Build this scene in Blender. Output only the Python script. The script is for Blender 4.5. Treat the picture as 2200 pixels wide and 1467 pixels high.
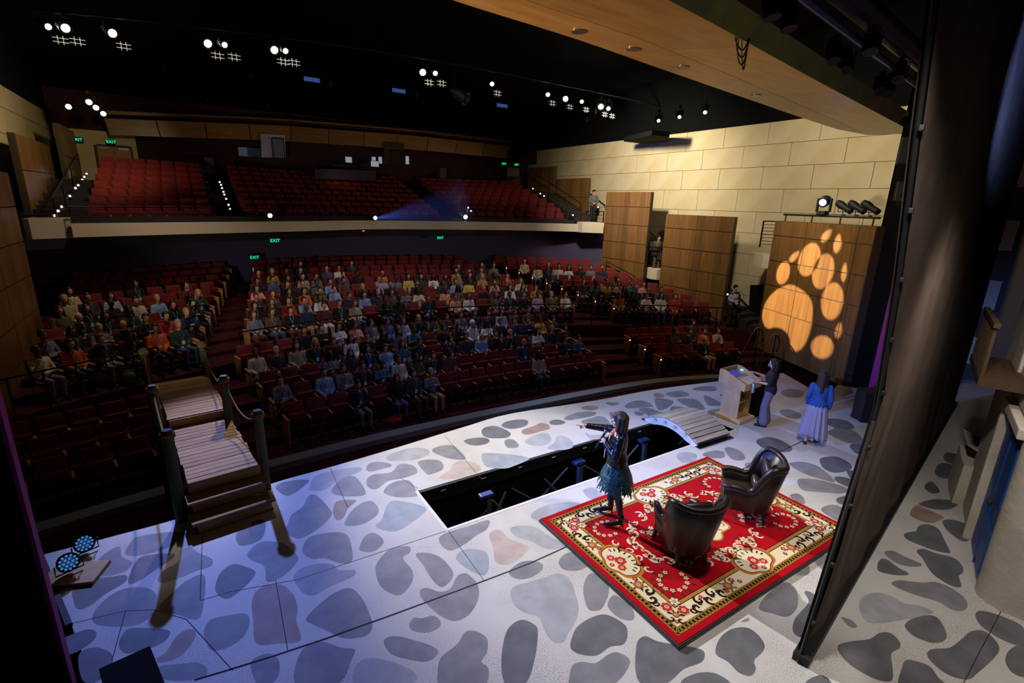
import bpy, bmesh, math, random
from mathutils import Vector, Matrix, Quaternion
sc = bpy.context.scene
for _o in list(bpy.data.objects): bpy.data.objects.remove(_o)
C = sc.collection
PI = math.pi
# ------------------------------------------------------------------ camera
FPX, TH, RO, YAW, CAMH = 1072.2, 0.26946, -0.03006, 0.57226, 4.75
def _W(x, y, z):
    ct, st = math.cos(TH), math.sin(TH)
    X, Y, Z = x, ct*z - y*st, -(st*z + y*ct)
    c, s = math.cos(YAW), math.sin(YAW)
    return Vector((X*c + Y*s, -X*s + Y*c, Z))
_c, _s = math.cos(RO), math.sin(RO)
CR, CD, CF = _W(_c, _s, 0), _W(-_s, _c, 0), _W(0, 0, 1)
CO = Vector((0, 0, CAMH))
cam = bpy.data.objects.new('camera', bpy.data.cameras.new('camera')); C.objects.link(cam)
cam.data.sensor_fit = 'HORIZONTAL'; cam.data.sensor_width = 36; cam.data.lens = 36*FPX/2200
cam.data.clip_start = 0.1; cam.data.clip_end = 200
cam.matrix_world = Matrix.Translation(CO) @ Matrix((CR, -CD, -CF)).transposed().to_4x4()
sc.camera = cam
# surveying: a sight line through the lens met with a floor height / wall plane
def ray(px, py): return CR*((px-1100)/FPX) + CD*((py-733.5)/FPX) + CF
def az(px, py, z=0.0): d = ray(px, py); return CO + d*((z-CAMH)/d.z)
def ax(px, py, x): d = ray(px, py); return CO + d*(x/d.x)
def ay(px, py, y): d = ray(px, py); return CO + d*(y/d.y)
def proj(P):
    v = Vector(P)-CO; z = v.dot(CF); return (1100+FPX*v.dot(CR)/z, 733.5+FPX*v.dot(CD)/z)
# ------------------------------------------------------------------ view, world
sc.view_settings.view_transform = 'Standard'; sc.view_settings.look = 'None'
sc.view_settings.exposure = 0.0; sc.view_settings.gamma = 1.0; sc.view_settings.use_curve_mapping = False
sc.cycles.use_denoising = True
sc.cycles.use_adaptive_sampling = True; sc.cycles.adaptive_threshold = 0.03
sc.cycles.max_bounces = 4; sc.cycles.diffuse_bounces = 2; sc.cycles.glossy_bounces = 2
sc.cycles.transmission_bounces = 4; sc.cycles.volume_bounces = 0
sc.cycles.caustics_reflective = False; sc.cycles.caustics_refractive = False
wd = bpy.data.worlds.new('world'); sc.world = wd; wd.use_nodes = True
wd.node_tree.nodes['Background'].inputs[0].default_value = (0.35, 0.45, 1.0, 1)
wd.node_tree.nodes['Background'].inputs[1].default_value = 0.003
# ------------------------------------------------------------------ lights
def spot(name, loc, target, power, color, angle=60, blend=0.5, radius=0.12):
    l = bpy.data.lights.new(name, 'SPOT'); l.energy = power; l.color = color
    l.spot_size = math.radians(angle); l.spot_blend = blend; l.shadow_soft_size = radius
    o = bpy.data.objects.new(name, l); C.objects.link(o); o.location = loc
    o.rotation_euler = (Vector(target)-Vector(loc)).to_track_quat('-Z', 'Y').to_euler()
    o['kind'] = 'helper'
    return o
# white stage wash from the catwalk over the house, top light over the stage, blue side wash, warm house light
spot('stage_key_light', (1.2, 18.6, 8.7), (5.1, 5.5, 0), 20000, (1.0, 0.955, 0.97), 31, 1.0, 0.12)
spot('stage_key_light', (10.3, 17.6, 8.7), (9.0, 6.8, 0), 3600, (0.52, 0.65, 1.0), 46, 0.9, 0.12)
spot('stage_top_light', (6.2, 2.9, 7.6), (6.6, 3.3, 0), 850, (1.0, 0.91, 0.84), 95, 0.9, 0.2)
spot('stage_top_light', (7.5, 1.25, 4.9), (8.6, 1.9, 0), 170, (1.0, 0.90, 0.80), 130, 0.9, 0.4)
spot('stage_top_light', (3.2, 1.1, 6.6), (8.6, 1.5, 0.8), 850, (1.0, 0.90, 0.80), 60, 0.8, 0.15)
spot('stage_blue_light', (-2.6, 7.0, 4.2), (11.5, 5.3, 0.0), 6500, (0.12, 0.26, 1.0), 34, 0.8, 0.05)
spot('stage_blue_light', (0.4, 18.4, 8.7), (0.3, 6.4, 0), 7500, (0.22, 0.32, 1.0), 31, 0.9, 0.12)
spot('bridge_fill', (2.4, 18.5, 8.7), (-0.3, 9.6, .5), 2600, (1.0, 0.86, 0.74), 15, 0.9, 0.12)  # added warm fill to brighten the dock bridge
spot('rig_blue_fill', (9.5, 1.2, 5.8), (12.0, 4.6, 7.7), 220, (0.2, 0.34, 1.0), 90, 0.9, 0.1)  # added blue fill so the rigging pipes show, no fixture of its own
spot('house_light', (7.5, 17.0, 9.0), (7.0, 18.0, 0), 800, (1.0, 0.82, 0.70), 92, 0.9, 0.3)
spot('house_light', (-0.5, 17.0, 9.0), (-1.0, 18.0, 0), 560, (1.0, 0.76, 0.56), 88, 0.9, 0.3)
spot('house_light', (15.0, 16.5, 9.0), (14.5, 17.0, 0), 560, (1.0, 0.78, 0.62), 92, 0.9, 0.3)
spot('under_balcony_light', (15.6, 20.6, 3.35), (15.4, 21.4, 1.2), 34, (1.0, 0.62, 0.5), 120, 0.9, 0.1)
spot('under_balcony_light', (9.0, 24.0, 3.35), (9.0, 24.2, 1.2), 6, (1.0, 0.6, 0.5), 70, 0.9, 0.1)
spot('fascia_fill', (-2.4, 9.0, 2.6), (3.0, 21.0, 3.6), 760, (1.0, 0.86, 0.64), 50, 0.9, 0.1)  # added fill that brightens the balcony band, no fitting stands here
spot('fascia_fill', (14.6, 8.9, 2.6), (11.5, 21.5, 3.6), 520, (1.0, 0.86, 0.70), 44, 0.9, 0.1)  # second added fill for the balcony band
spot('house_blue_light', (5.5, 9.6, 6.9), (6.0, 14.6, -.5), 260, (0.26, 0.38, 1.0), 95, 0.9, 0.25)
spot('balcony_light', (-0.8, 22.5, 8.6), (-1.0, 26.5, 5), 90, (1.0, 0.52, 0.36), 70, 0.9, 0.3)
spot('balcony_light', (15.2, 23.0, 8.4), (15.5, 27.0, 5), 90, (1.0, 0.60, 0.42), 90, 0.9, 0.3)
spot('balcony_light', (7.2, 24.5, 8.4), (7.2, 28.6, 5.6), 110, (1.0, 0.42, 0.25), 26, 0.9, 0.2)
spot('wall_light', (14.0, 16.5, 8.3), (19.6, 18.0, 5.8), 2600, (1.0, 0.87, 0.66), 115, 0.9, 0.3)
spot('wall_light', (13.0, 9.6, 7.9), (19.6, 10.0, 5.0), 1000, (1.0, 0.87, 0.66), 115, 0.9, 0.3)
spot('wall_light', (-0.5, 20.0, 8.2), (-4.6, 24.5, 6.0), 520, (1.0, 0.76, 0.42), 100, 0.9, 0.3)
spot('soffit_fill', (-2.2, 9.2, 4.6), (9.0, 6.0, 7.0), 4800, (1.0, 0.80, 0.55), 60, 0.9, 0.3)  # added warm uplight for the wooden soffit, from an unseen source

# ------------------------------------------------------------------ helpers
def lin(h):
    h = h.lstrip('#'); r = []
    for i in (0, 2, 4):
        v = int(h[i:i+2], 16)/255; r.append(v/12.92 if v <= .04045 else ((v+.055)/1.055)**2.4)
    return (r[0], r[1], r[2], 1)
class MB:
    def __init__(s): s.v = []; s.f = []
    def add(s, vs, fs):
        b = len(s.v); s.v += [tuple(v) for v in vs]; s.f += [tuple(b+i for i in f) for f in fs]; return s
    def box(s, c, d, M=None, bev=0):
        x, y, z = d[0]/2, d[1]/2, d[2]/2
        if bev:
            bm = bmesh.new(); bmesh.ops.create_cube(bm, size=1)
            bmesh.ops.scale(bm, vec=d, verts=bm.verts)
            bmesh.ops.bevel(bm, geom=bm.edges[:], offset=bev, segments=2, affect='EDGES', profile=.5)
            bm.verts.index_update(); vs = [v.co.copy() for v in bm.verts]; fs = [[v.index for v in f.verts] for f in bm.faces]; bm.free()
        else:
            vs = [Vector((a*x, b*y, e*z)) for a in (-1, 1) for b in (-1, 1) for e in (-1, 1)]
            fs = [(0,1,3,2), (4,6,7,5), (0,4,5,1), (2,3,7,6), (0,2,6,4), (1,5,7,3)]
        if M is not None: vs = [M @ v for v in vs]
        return s.add([Vector(c)+v for v in vs], fs)
    def bar(s, a, b, w, h=None, up=(0,0,1)):
        a, b = Vector(a), Vector(b); d = b-a; L = d.length; d = d/L; h = h or w
        u = Vector(up)
        if abs(d.dot(u)) > .99: u = Vector((1,0,0))
        r = d.cross(u).normalized(); u = r.cross(d)
        vs = [p + r*(i*w/2) + u*(j*h/2) for p in (a, b) for i in (-1, 1) for j in (-1, 1)]
        return s.add(vs, [(0,1,3,2), (4,6,7,5), (0,4,5,1), (2,3,7,6), (0,2,6,4), (1,5,7,3)])
    def tube(s, pts, r, n=8, cap=True, closed=False):
        pts = [Vector(p) for p in pts]; N = len(pts)
        rs = r if isinstance(r, (list, tuple)) else [r]*N
        rings = []; u = None
        for i, p in enumerate(pts):
            if closed: t = pts[(i+1) % N]-pts[i-1]
            else: t = pts[min(i+1, N-1)]-pts[max(i-1, 0)]
            t.normalize()
            if u is None: u = t.orthogonal().normalized()
            else:
                u = u - t*u.dot(t)
                u = u.normalized() if u.length > 1e-6 else t.orthogonal().normalized()
            w = t.cross(u)
            rings.append([p + (u*math.cos(2*PI*k/n)+w*math.sin(2*PI*k/n))*rs[i] for k in range(n)])
        return s.loft(rings, cap and not closed, closed)
    def loft(s, rings, cap=True, closed=False):
        n = len(rings[0]); vs = [v for r in rings for v in r]; fs = []; R = len(rings)
        for i in range(R if closed else R-1):
            for k in range(n):
                a, b = i*n+k, i*n+(k+1) % n; c, d = ((i+1) % R)*n+(k+1) % n, ((i+1) % R)*n+k
                fs.append((a, b, c, d))
        if cap: fs += [tuple(range(n-1, -1, -1)), tuple(range((R-1)*n, R*n))]
        return s.add(vs, fs)
    def lathe(s, prof, n=16, M=None, c=(0,0,0)):
        rings = [[Vector((max(r, 1e-4)*math.cos(2*PI*k/n), max(r, 1e-4)*math.sin(2*PI*k/n), z)) for k in range(n)] for r, z in prof]
        if M is not None: rings = [[M @ v for v in q] for q in rings]
        return s.loft([[Vector(c)+v for v in q] for q in rings])
    def ell(s, c, r, n=12, m=8, M=None):
        rings = []
        for j in range(m+1):
            a = PI*j/m; rr = max(math.sin(a), 1e-3)
            rings.append([Vector((r[0]*rr*math.cos(2*PI*k/n), r[1]*rr*math.sin(2*PI*k/n), -r[2]*math.cos(a))) for k in range(n)])
        if M is not None: rings = [[M @ v for v in q] for q in rings]
        return s.loft([[Vector(c)+v for v in q] for q in rings])
    def cap(s, a, ra, b, rb, n=12):               # tapered capsule
        a, b = Vector(a), Vector(b); d = b-a; L = max(d.length, 1e-5); t = d/L; u = t.orthogonal().normalized(); w = t.cross(u)
        rings = []
        for th in (-80, -50, -25, 0): th = math.radians(th); rings.append((a+t*(ra*math.sin(th)), ra*math.cos(th)))
        for th in (0, 25, 50, 80): th = math.radians(th); rings.append((b+t*(rb*math.sin(th)), rb*math.cos(th)))
        return s.loft([[p+(u*math.cos(2*PI*k/n)+w*math.sin(2*PI*k/n))*max(r, 1e-4) for k in range(n)] for p, r in rings])
    def prism(s, poly, z0, z1):                   # convex or mildly concave outline in XY
        n = len(poly); vs = [(p[0], p[1], z0) for p in poly]+[(p[0], p[1], z1) for p in poly]
        return s.add(vs, [tuple(range(n-1, -1, -1)), tuple(range(n, 2*n))]+[(i, (i+1) % n, n+(i+1) % n, n+i) for i in range(n)])
    def quad(s, a, b, c, d): return s.add([a, b, c, d], [(0,1,2,3)])
    def mesh(s, name):
        me = bpy.data.meshes.new(name); me.from_pydata(s.v, [], s.f); me.validate(); me.update()
        bm = bmesh.new(); bm.from_mesh(me); bmesh.ops.recalc_face_normals(bm, faces=bm.faces); bm.to_mesh(me); bm.free(); return me
def fin(me, smooth):
    if smooth:
        me.polygons.foreach_set('use_smooth', [True]*len(me.polygons))
        if smooth != 'all':
            try: me.set_sharp_from_angle(angle=math.radians(35 if smooth is True else smooth))
            except Exception: pass
    return me
def obj(name, mb, mat, parent=None, loc=None, rz=None, smooth=False, color=None, label=None):
    me = mb.mesh(name) if isinstance(mb, MB) else mb
    if isinstance(mb, MB): fin(me, smooth)
    o = bpy.data.objects.new(name, me); C.objects.link(o)
    if mat is not None and not me.materials: me.materials.append(M[mat] if isinstance(mat, str) else mat)
    if parent is not None: o.parent = parent
    if loc is not None: o.location = loc
    if rz is not None: o.rotation_euler[2] = rz
    if color is not None: o.color = color
    if label: o['label'] = label
    return o
def tag(o, label, cat, group=None, kind=None):
    if label: o['label'] = label
    if cat: o['category'] = cat
    if group: o['group'] = group
    if kind: o['kind'] = kind
    return o
def thing(name, label, cat, loc=(0,0,0), rz=0, group=None):
    o = bpy.data.objects.new(name, None); C.objects.link(o); o.location = loc; o.rotation_euler[2] = rz
    o.empty_display_size = .1
    return tag(o, label, cat, group)
def struct(name, mb, mat, label=None, parent=None, smooth=False):
    o = obj(name, mb, mat, parent, smooth=smooth)
    if parent is None: o['kind'] = 'structure'
    if label: o['label'] = label
    return o
def smoothpoly(P, k=4):                            # closed Catmull-Rom
    n = len(P); out = []
    for i in range(n):
        p0, p1, p2, p3 = [Vector(P[(i+j-1) % n][:2]) for j in range(4)]
        for q in range(k):
            t = q/k; out.append(.5*((2*p1)+(p2-p0)*t+(2*p0-5*p1+4*p2-p3)*t*t+(3*p1-p0-3*p2+p3)*t**3))
    return out
def smoothline(P, k=6):
    P = [Vector(p) for p in P]; n = len(P); out = []
    for i in range(n-1):
        p0, p1, p2, p3 = P[max(i-1, 0)], P[i], P[i+1], P[min(i+2, n-1)]
        for q in range(k):
            t = q/k; out.append(.5*((2*p1)+(p2-p0)*t+(2*p0-5*p1+4*p2-p3)*t*t+(3*p1-p0-3*p2+p3)*t**3))
    return out+[P[-1]]
def flatfill(outer, holes=(), z=0.0):              # polygon with holes -> mesh
    bm = bmesh.new(); es = []
    for loop in [outer]+list(holes):
        vs = [bm.verts.new((p[0], p[1], z)) for p in loop]
        es += [bm.edges.new((vs[i], vs[(i+1) % len(vs)])) for i in range(len(vs))]
    bmesh.ops.triangle_fill(bm, edges=es, use_beauty=True)
    for f in bm.faces:
        if f.normal.z < 0: f.normal_flip()
    me = bpy.data.meshes.new('fill'); bm.to_mesh(me); bm.free(); return me
def remesh(mb, voxel, sm=2, name='body'):          # closed pieces -> one continuous skin
    o = bpy.data.objects.new('tmp', mb.mesh('tmp')); C.objects.link(o)
    m = o.modifiers.new('r', 'REMESH'); m.mode = 'VOXEL'; m.voxel_size = voxel; m.use_smooth_shade = True
    if sm:
        k = o.modifiers.new('s', 'SMOOTH'); k.factor = .5; k.iterations = sm
    dg = bpy.context.evaluated_depsgraph_get(); dg.update()
    me = bpy.data.meshes.new_from_object(o.evaluated_get(dg)); me.name = name
    bpy.data.objects.remove(o)
    me.polygons.foreach_set('use_smooth', [True]*len(me.polygons)); return me
def textmesh(s, size, ext=.004):
    cu = bpy.data.curves.new('t', 'FONT'); cu.body = s; cu.size = size; cu.extrude = ext; cu.align_x = 'CENTER'; cu.align_y = 'CENTER'
    o = bpy.data.objects.new('t', cu); C.objects.link(o)
    dg = bpy.context.evaluated_depsgraph_get(); dg.update()
    me = bpy.data.meshes.new_from_object(o.evaluated_get(dg)); bpy.data.objects.remove(o); return me
ORD = ['zeroth','first','second','third','fourth','fifth','sixth','seventh','eighth','ninth','tenth','eleventh','twelfth','thirteenth','fourteenth','fifteenth','sixteenth','seventeenth','eighteenth','nineteenth','twentieth','twenty-first','twenty-second','twenty-third','twenty-fourth','twenty-fifth','twenty-sixth','twenty-seventh','twenty-eighth']
# ------------------------------------------------------------------ materials
M = {}
def mat(name, col, rough=.7, metal=0, noise=None, bump=None, emit=None, spec=None, coat=0, objcol=False, sheen=0):
    m = bpy.data.materials.new(name); m.use_nodes = True; nt = m.node_tree; b = nt.nodes['Principled BSDF']
    c = lin(col) if isinstance(col, str) else tuple(col)+((1,) if len(col) == 3 else ())
    b.inputs['Base Color'].default_value = c; b.inputs['Roughness'].default_value = rough; b.inputs['Metallic'].default_value = metal
    if spec is not None: b.inputs['Specular IOR Level'].default_value = spec
    if coat: b.inputs['Coat Weight'].default_value = coat; b.inputs['Coat Roughness'].default_value = .2
    if sheen: b.inputs['Sheen Weight'].default_value = sheen
    if emit:
        b.inputs['Emission Color'].default_value = lin(emit[0]); b.inputs['Emission Strength'].default_value = emit[1]
    src = None
    if objcol:
        oi = nt.nodes.new('ShaderNodeObjectInfo'); src = oi.outputs['Color']; nt.links.new(src, b.inputs['Base Color'])
    if noise:                                      # (scale, second colour or darkening, lo, hi[, stretch])
        tc = nt.nodes.new('ShaderNodeTexCoord'); n = nt.nodes.new('ShaderNodeTexNoise'); n.inputs['Scale'].default_value = noise[0]; n.inputs['Detail'].default_value = 6
        mp = nt.nodes.new('ShaderNodeMapping'); nt.links.new(tc.outputs['Object'], mp.inputs['Vector']); nt.links.new(mp.outputs[0], n.inputs['Vector'])
        if len(noise) > 4: mp.inputs['Scale'].default_value = noise[4]
        r = nt.nodes.new('ShaderNodeMapRange'); r.inputs[1].default_value = noise[2]; r.inputs[2].default_value = noise[3]
        nt.links.new(n.outputs['Fac'], r.inputs[0])
        mx = nt.nodes.new('ShaderNodeMix'); mx.data_type = 'RGBA'; nt.links.new(r.outputs[0], mx.inputs[0])
        if src: nt.links.new(src, mx.inputs[6])
        else: mx.inputs[6].default_value = c
        mx.inputs[7].default_value = lin(noise[1]); nt.links.new(mx.outputs[2], b.inputs['Base Color'])
    if bump:
        tc = nt.nodes.new('ShaderNodeTexCoord'); n = nt.nodes.new('ShaderNodeTexNoise'); n.inputs['Scale'].default_value = bump[0]; n.inputs['Detail'].default_value = 4
        nt.links.new(tc.outputs['Object'], n.inputs['Vector'])
        bp = nt.nodes.new('ShaderNodeBump'); bp.inputs['Strength'].default_value = bump[1]; bp.inputs['Distance'].default_value = .02
        nt.links.new(n.outputs['Fac'], bp.inputs['Height']); nt.links.new(bp.outputs[0], b.inputs['Normal'])
    M[name] = m; return m
def emission(name, col, strength):
    m = bpy.data.materials.new(name); m.use_nodes = True; nt = m.node_tree; nt.nodes.clear()
    e = nt.nodes.new('ShaderNodeEmission'); e.inputs[0].default_value = lin(col) if isinstance(col, str) else tuple(col)+(1,); e.inputs[1].default_value = strength
    o = nt.nodes.new('ShaderNodeOutputMaterial'); nt.links.new(e.outputs[0], o.inputs[0]); M[name] = m; m.cycles.emission_sampling = 'NONE'; return m
def wood(name, c1, c2, scale=(1, 14, 14), rough=.45, plank=None, spec=.4, nsc=2.2):
    """grain stretched along local X; plank=(width, axis index) varies the tone board by board"""
    m = bpy.data.materials.new(name); m.use_nodes = True; nt = m.node_tree; b = nt.nodes['Principled BSDF']; b.inputs['Roughness'].default_value = rough; b.inputs['Specular IOR Level'].default_value = spec
    tc = nt.nodes.new('ShaderNodeTexCoord'); mp = nt.nodes.new('ShaderNodeMapping'); mp.inputs['Scale'].default_value = scale
    nt.links.new(tc.outputs['Object'], mp.inputs['Vector'])
    n = nt.nodes.new('ShaderNodeTexNoise'); n.inputs['Scale'].default_value = nsc; n.inputs['Detail'].default_value = 7; n.inputs['Distortion'].default_value = .6
    nt.links.new(mp.outputs[0], n.inputs['Vector']); fac = n.outputs['Fac']
    oi = nt.nodes.new('ShaderNodeObjectInfo')
    off = nt.nodes.new('ShaderNodeVectorMath'); off.operation = 'SCALE'; off.inputs[3].default_value = 37.0
    cmb = nt.nodes.new('ShaderNodeCombineXYZ')
    for k in range(3): nt.links.new(oi.outputs['Random'], cmb.inputs[k])
    nt.links.new(cmb.outputs[0], off.inputs[0]); nt.links.new(off.outputs[0], mp.inputs['Location'])
    r = nt.nodes.new('ShaderNodeMapRange'); r.inputs[1].default_value = .3; r.inputs[2].default_value = .72; nt.links.new(fac, r.inputs[0])
    mx = nt.nodes.new('ShaderNodeMix'); mx.data_type = 'RGBA'; mx.inputs[6].default_value = lin(c1); mx.inputs[7].default_value = lin(c2); nt.links.new(r.outputs[0], mx.inputs[0])
    hv = nt.nodes.new('ShaderNodeHueSaturation'); nt.links.new(mx.outputs[2], hv.inputs['Color'])
    vr = nt.nodes.new('ShaderNodeMapRange'); vr.inputs[3].default_value = .8; vr.inputs[4].default_value = 1.15
    if plank:
        sx = nt.nodes.new('ShaderNodeSeparateXYZ'); nt.links.new(tc.outputs['Object'], sx.inputs[0])
        dv = nt.nodes.new('ShaderNodeMath'); dv.operation = 'DIVIDE'; dv.inputs[1].default_value = plank[0]; nt.links.new(sx.outputs[plank[1]], dv.inputs[0])
        fl = nt.nodes.new('ShaderNodeMath'); fl.operation = 'FLOOR'; nt.links.new(dv.outputs[0], fl.inputs[0])
        wn = nt.nodes.new('ShaderNodeTexWhiteNoise'); wn.noise_dimensions = '1D'; nt.links.new(fl.outputs[0], wn.inputs['W']); nt.links.new(wn.outputs['Value'], vr.inputs[0])
    else: nt.links.new(oi.outputs['Random'], vr.inputs[0])
    nt.links.new(vr.outputs[0], hv.inputs['Value']); nt.links.new(hv.outputs[0], b.inputs['Base Color'])
    bp = nt.nodes.new('ShaderNodeBump'); bp.inputs['Strength'].default_value = .12; bp.inputs['Distance'].default_value = .01; nt.links.new(fac, bp.inputs['Height']); nt.links.new(bp.outputs[0], b.inputs['Normal'])
    M[name] = m; return m
def floor_mat(name, c, dark, rough=.55):
    m = mat(name, c, rough); nt = m.node_tree; b = nt.nodes['Principled BSDF']
    tc = nt.nodes.new('ShaderNodeTexCoord')
    def noise(sc_, det=5): n = nt.nodes.new('ShaderNodeTexNoise'); n.inputs['Scale'].default_value = sc_; n.inputs['Detail'].default_value = det; nt.links.new(tc.outputs['Object'], n.inputs['Vector']); return n.outputs['Fac']
    def rng(x, a, b_, lo=0, hi=1): r = nt.nodes.new('ShaderNodeMapRange'); r.inputs[1].default_value = a; r.inputs[2].default_value = b_; r.inputs[3].default_value = lo; r.inputs[4].default_value = hi; nt.links.new(x, r.inputs[0]); return r.outputs[0]
    def mul(x, y): k = nt.nodes.new('ShaderNodeMath'); k.operation = 'MULTIPLY'; nt.links.new(x, k.inputs[0]); nt.links.new(y, k.inputs[1]); return k.outputs[0]
    sp = mul(rng(noise(85, 2), .52, .64), rng(noise(1.3, 4), .40, .66))      # spatter gathered in patches
    st = rng(noise(.9, 4), .35, .75, 0, .28)                                  # broad uneven brushing
    mx = nt.nodes.new('ShaderNodeMix'); mx.data_type = 'RGBA'; mx.inputs[6].default_value = lin(c); mx.inputs[7].default_value = lin(dark); nt.links.new(st, mx.inputs[0])
    m2 = nt.nodes.new('ShaderNodeMix'); m2.data_type = 'RGBA'; nt.links.new(mx.outputs[2], m2.inputs[6]); m2.inputs[7].default_value = lin('#3c3a3c')
    s2 = nt.nodes.new('ShaderNodeMath'); s2.operation = 'MULTIPLY'; s2.inputs[1].default_value = .75; nt.links.new(sp, s2.inputs[0]); nt.links.new(s2.outputs[0], m2.inputs[0])
    nt.links.new(m2.outputs[2], b.inputs['Base Color']); return m
mat('black', '#0b0b0c', .6); mat('black_matt', '#060606', .9, spec=.15); mat('blackmetal', '#141416', .35, .6)
mat('steel', '#8a8d92', .3, .9); mat('white_paint', '#d8d6d0', .5); mat('cream_wall', '#c9bb98', .75, noise=(1.2, '#bfae82', .4, .7))
mat('joint', '#4a4030', .8); mat('maroon_carpet', '#4a2023', .95, noise=(30, '#3a181b', .4, .6), spec=.1); mat('maroon_wall', '#3a161d', .85)
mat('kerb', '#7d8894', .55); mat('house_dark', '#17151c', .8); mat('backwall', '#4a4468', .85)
mat('seat_red', '#7a191b', .85, noise=(40, '#641315', .4, .6), sheen=.1); mat('seat_black', '#101012', .5)
mat('fascia', '#d2c6ad', .6); mat('purple_paint', '#8a2072', .7)
mat('paper', '#eceaf0', .8); mat('skin', '#c58f74', .55, objcol=True); mat('cloth', '#888888', .85, objcol=True, bump=(14, .25)); mat('hair', '#1b1210', .45, objcol=True); mat('shoe', '#111111', .4, objcol=True)
mat('lanyard', '#5f86c8', .6, objcol=True)
wood('oak_panel', '#6e4d29', '#876338', (5, 5, .35), .42, plank=(.33, 1), spec=.35)
wood('oak_arm', '#b07f45', '#c99a5c', rough=.4); wood('oak_soffit', '#8f6430', '#a87a42', (.5, 3, 3), .3, spec=.5); wood('maple', '#c79e6c', '#dcb886', (2, 2, .4), .4, nsc=3)
wood('deck_pine', '#a07a50', '#c8a478', (1, 14, 14), .7, spec=.2); wood('pale_slat', '#a99a88', '#cabfae', (1, 12, 12), .65, spec=.2); wood('post_green', '#4c5344', '#666a55', (9, 9, .5), .75, spec=.2)
floor_mat('stage_floor', '#c9c6c4', '#a7a3a2')
# ================================================================== STAGE FLOOR
PIT = (2.77, 9.84, 5.94, 7.12)
edge_px = [(90,1192),(250,1150),(400,1108),(580,1040),(700,1006),(840,965),(1000,916),(1100,888),(1280,860),(1410,836),(1550,818),(1640,808),(1682,801)]
front = [az(*p) for p in edge_px]
front = smoothline([Vector((p.x, p.y, 0)) for p in front], 4)
right_px = [(1740,834),(1775,852),(1800,826),(1860,838)]
stage_out = [(p.x, p.y) for p in front] + [(az(*p).x, az(*p).y) for p in right_px] + [(17.5, 5.2), (19.5, 4.6), (19.5, -3), (-1.2, -3), (-1.25, 5.2), (-1.64, 6.46)]
pit_hole = [(PIT[0], PIT[2]), (PIT[1], PIT[2]), (PIT[1], PIT[3]), (PIT[0], PIT[3])]
me = flatfill(stage_out, [pit_hole]); me.materials.append(M['stage_floor'])
floor = bpy.data.objects.new('floor', me); C.objects.link(floor); tag(floor, 'pale painted stage floor with grey stepping stone shapes', 'floor', kind='structure')
# fascia of the stage edge and of the pit
b = MB()
ed = [Vector((p[0], p[1], 0)) for p in stage_out[:len(front)+4]]
for i in range(len(ed)-1): b.quad(ed[i], ed[i+1], ed[i+1]+Vector((0,0,-1.0)), ed[i]+Vector((0,0,-1.0)))
struct('trim_1', b, 'maroon_wall', 'dark maroon front face under the stage edge')
b = MB(); x0, x1, y0, y1 = PIT; zb = -1.55
for (p, q) in (((x0,y0),(x1,y0)), ((x1,y0),(x1,y1)), ((x1,y1),(x0,y1)), ((x0,y1),(x0,y0))):
    b.quad((*p,-.02), (*q,-.02), (*q,zb), (*p,zb))
struct('wall_pit', b, 'black_matt', 'black walls of the open trap in the stage')
mat('pit_floor', '#8894aa', .5, noise=(2.5, '#2c323e', .45, .62)); b = MB().quad((x0,y0,zb), (x1,y0,zb), (x1,y1,zb), (x0,y1,zb)); struct('floor_pit', b, 'pit_floor', 'grey concrete floor at the bottom of the trap')
mat('edge_white', '#dad6d4', .5); b = MB()
b.box(((x0+x1)/2, y0-.02, -.012), (x1-x0+.08, .05, .03)); b.box((x0-.02, (y0+y1)/2, -.012), (.05, y1-y0, .03))
struct('trim_2', b, 'edge_white', 'white painted lip round the trap opening')
b = MB(); b.box(((x0+x1)/2, y1-.03, -.10), (x1-x0, .06, .19)); b.box(((x0+x1)/2, y1-.05, -.22), (x1-x0, .04, .05))
bl = struct('trim_3', b, 'black', 'black steel beam along the audience side of the trap')
b = MB()
for k in range(9): b.box((x0+.45+k*.8, y1-.063, -.09), (.09, .004, .02))
obj('label_plate', b, 'paper', bl)
# seams in the floor: thin dark gaps, slightly proud of nothing (1 mm strips)
mat('seam', '#15141a', .9)
def seam(pts, w):
    b = MB(); P = [Vector((p[0], p[1], 0.0012)) for p in pts]
    for a, c in zip(P, P[1:]):
        t = (c-a).normalized(); n = Vector((-t.y, t.x, 0))*w/2; b.quad(a-n, c-n, c+n, a+n)
    return obj('floor_seam', b, 'seam', floor)
sp = [az(*p) for p in [(418,1461),(700,1372),(1100,1225),(1216,1175),(1592,1009),(1721,949),(1760,930)]]
seam(smoothline(sp, 3), .022)
for pts in ([(435,1145),(430,1290)], [(100,1352),(270,1312),(330,1310),(400,1330),(500,1440)], [(709,1005),(747,1090)], [(592,1245),(618,1396)], [(955,935),(1035,1030)], [(963,1140),(1040,1247)], [(830,1182),(960,1140)], [(430,1290),(500,1270),(640,1245),(830,1182)], [(2152,1310),(2070,1467)], [(270,1312),(240,1420)], [(860,1026),(898,1050)]):
    seam([az(*p) for p in pts], .008)
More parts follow.
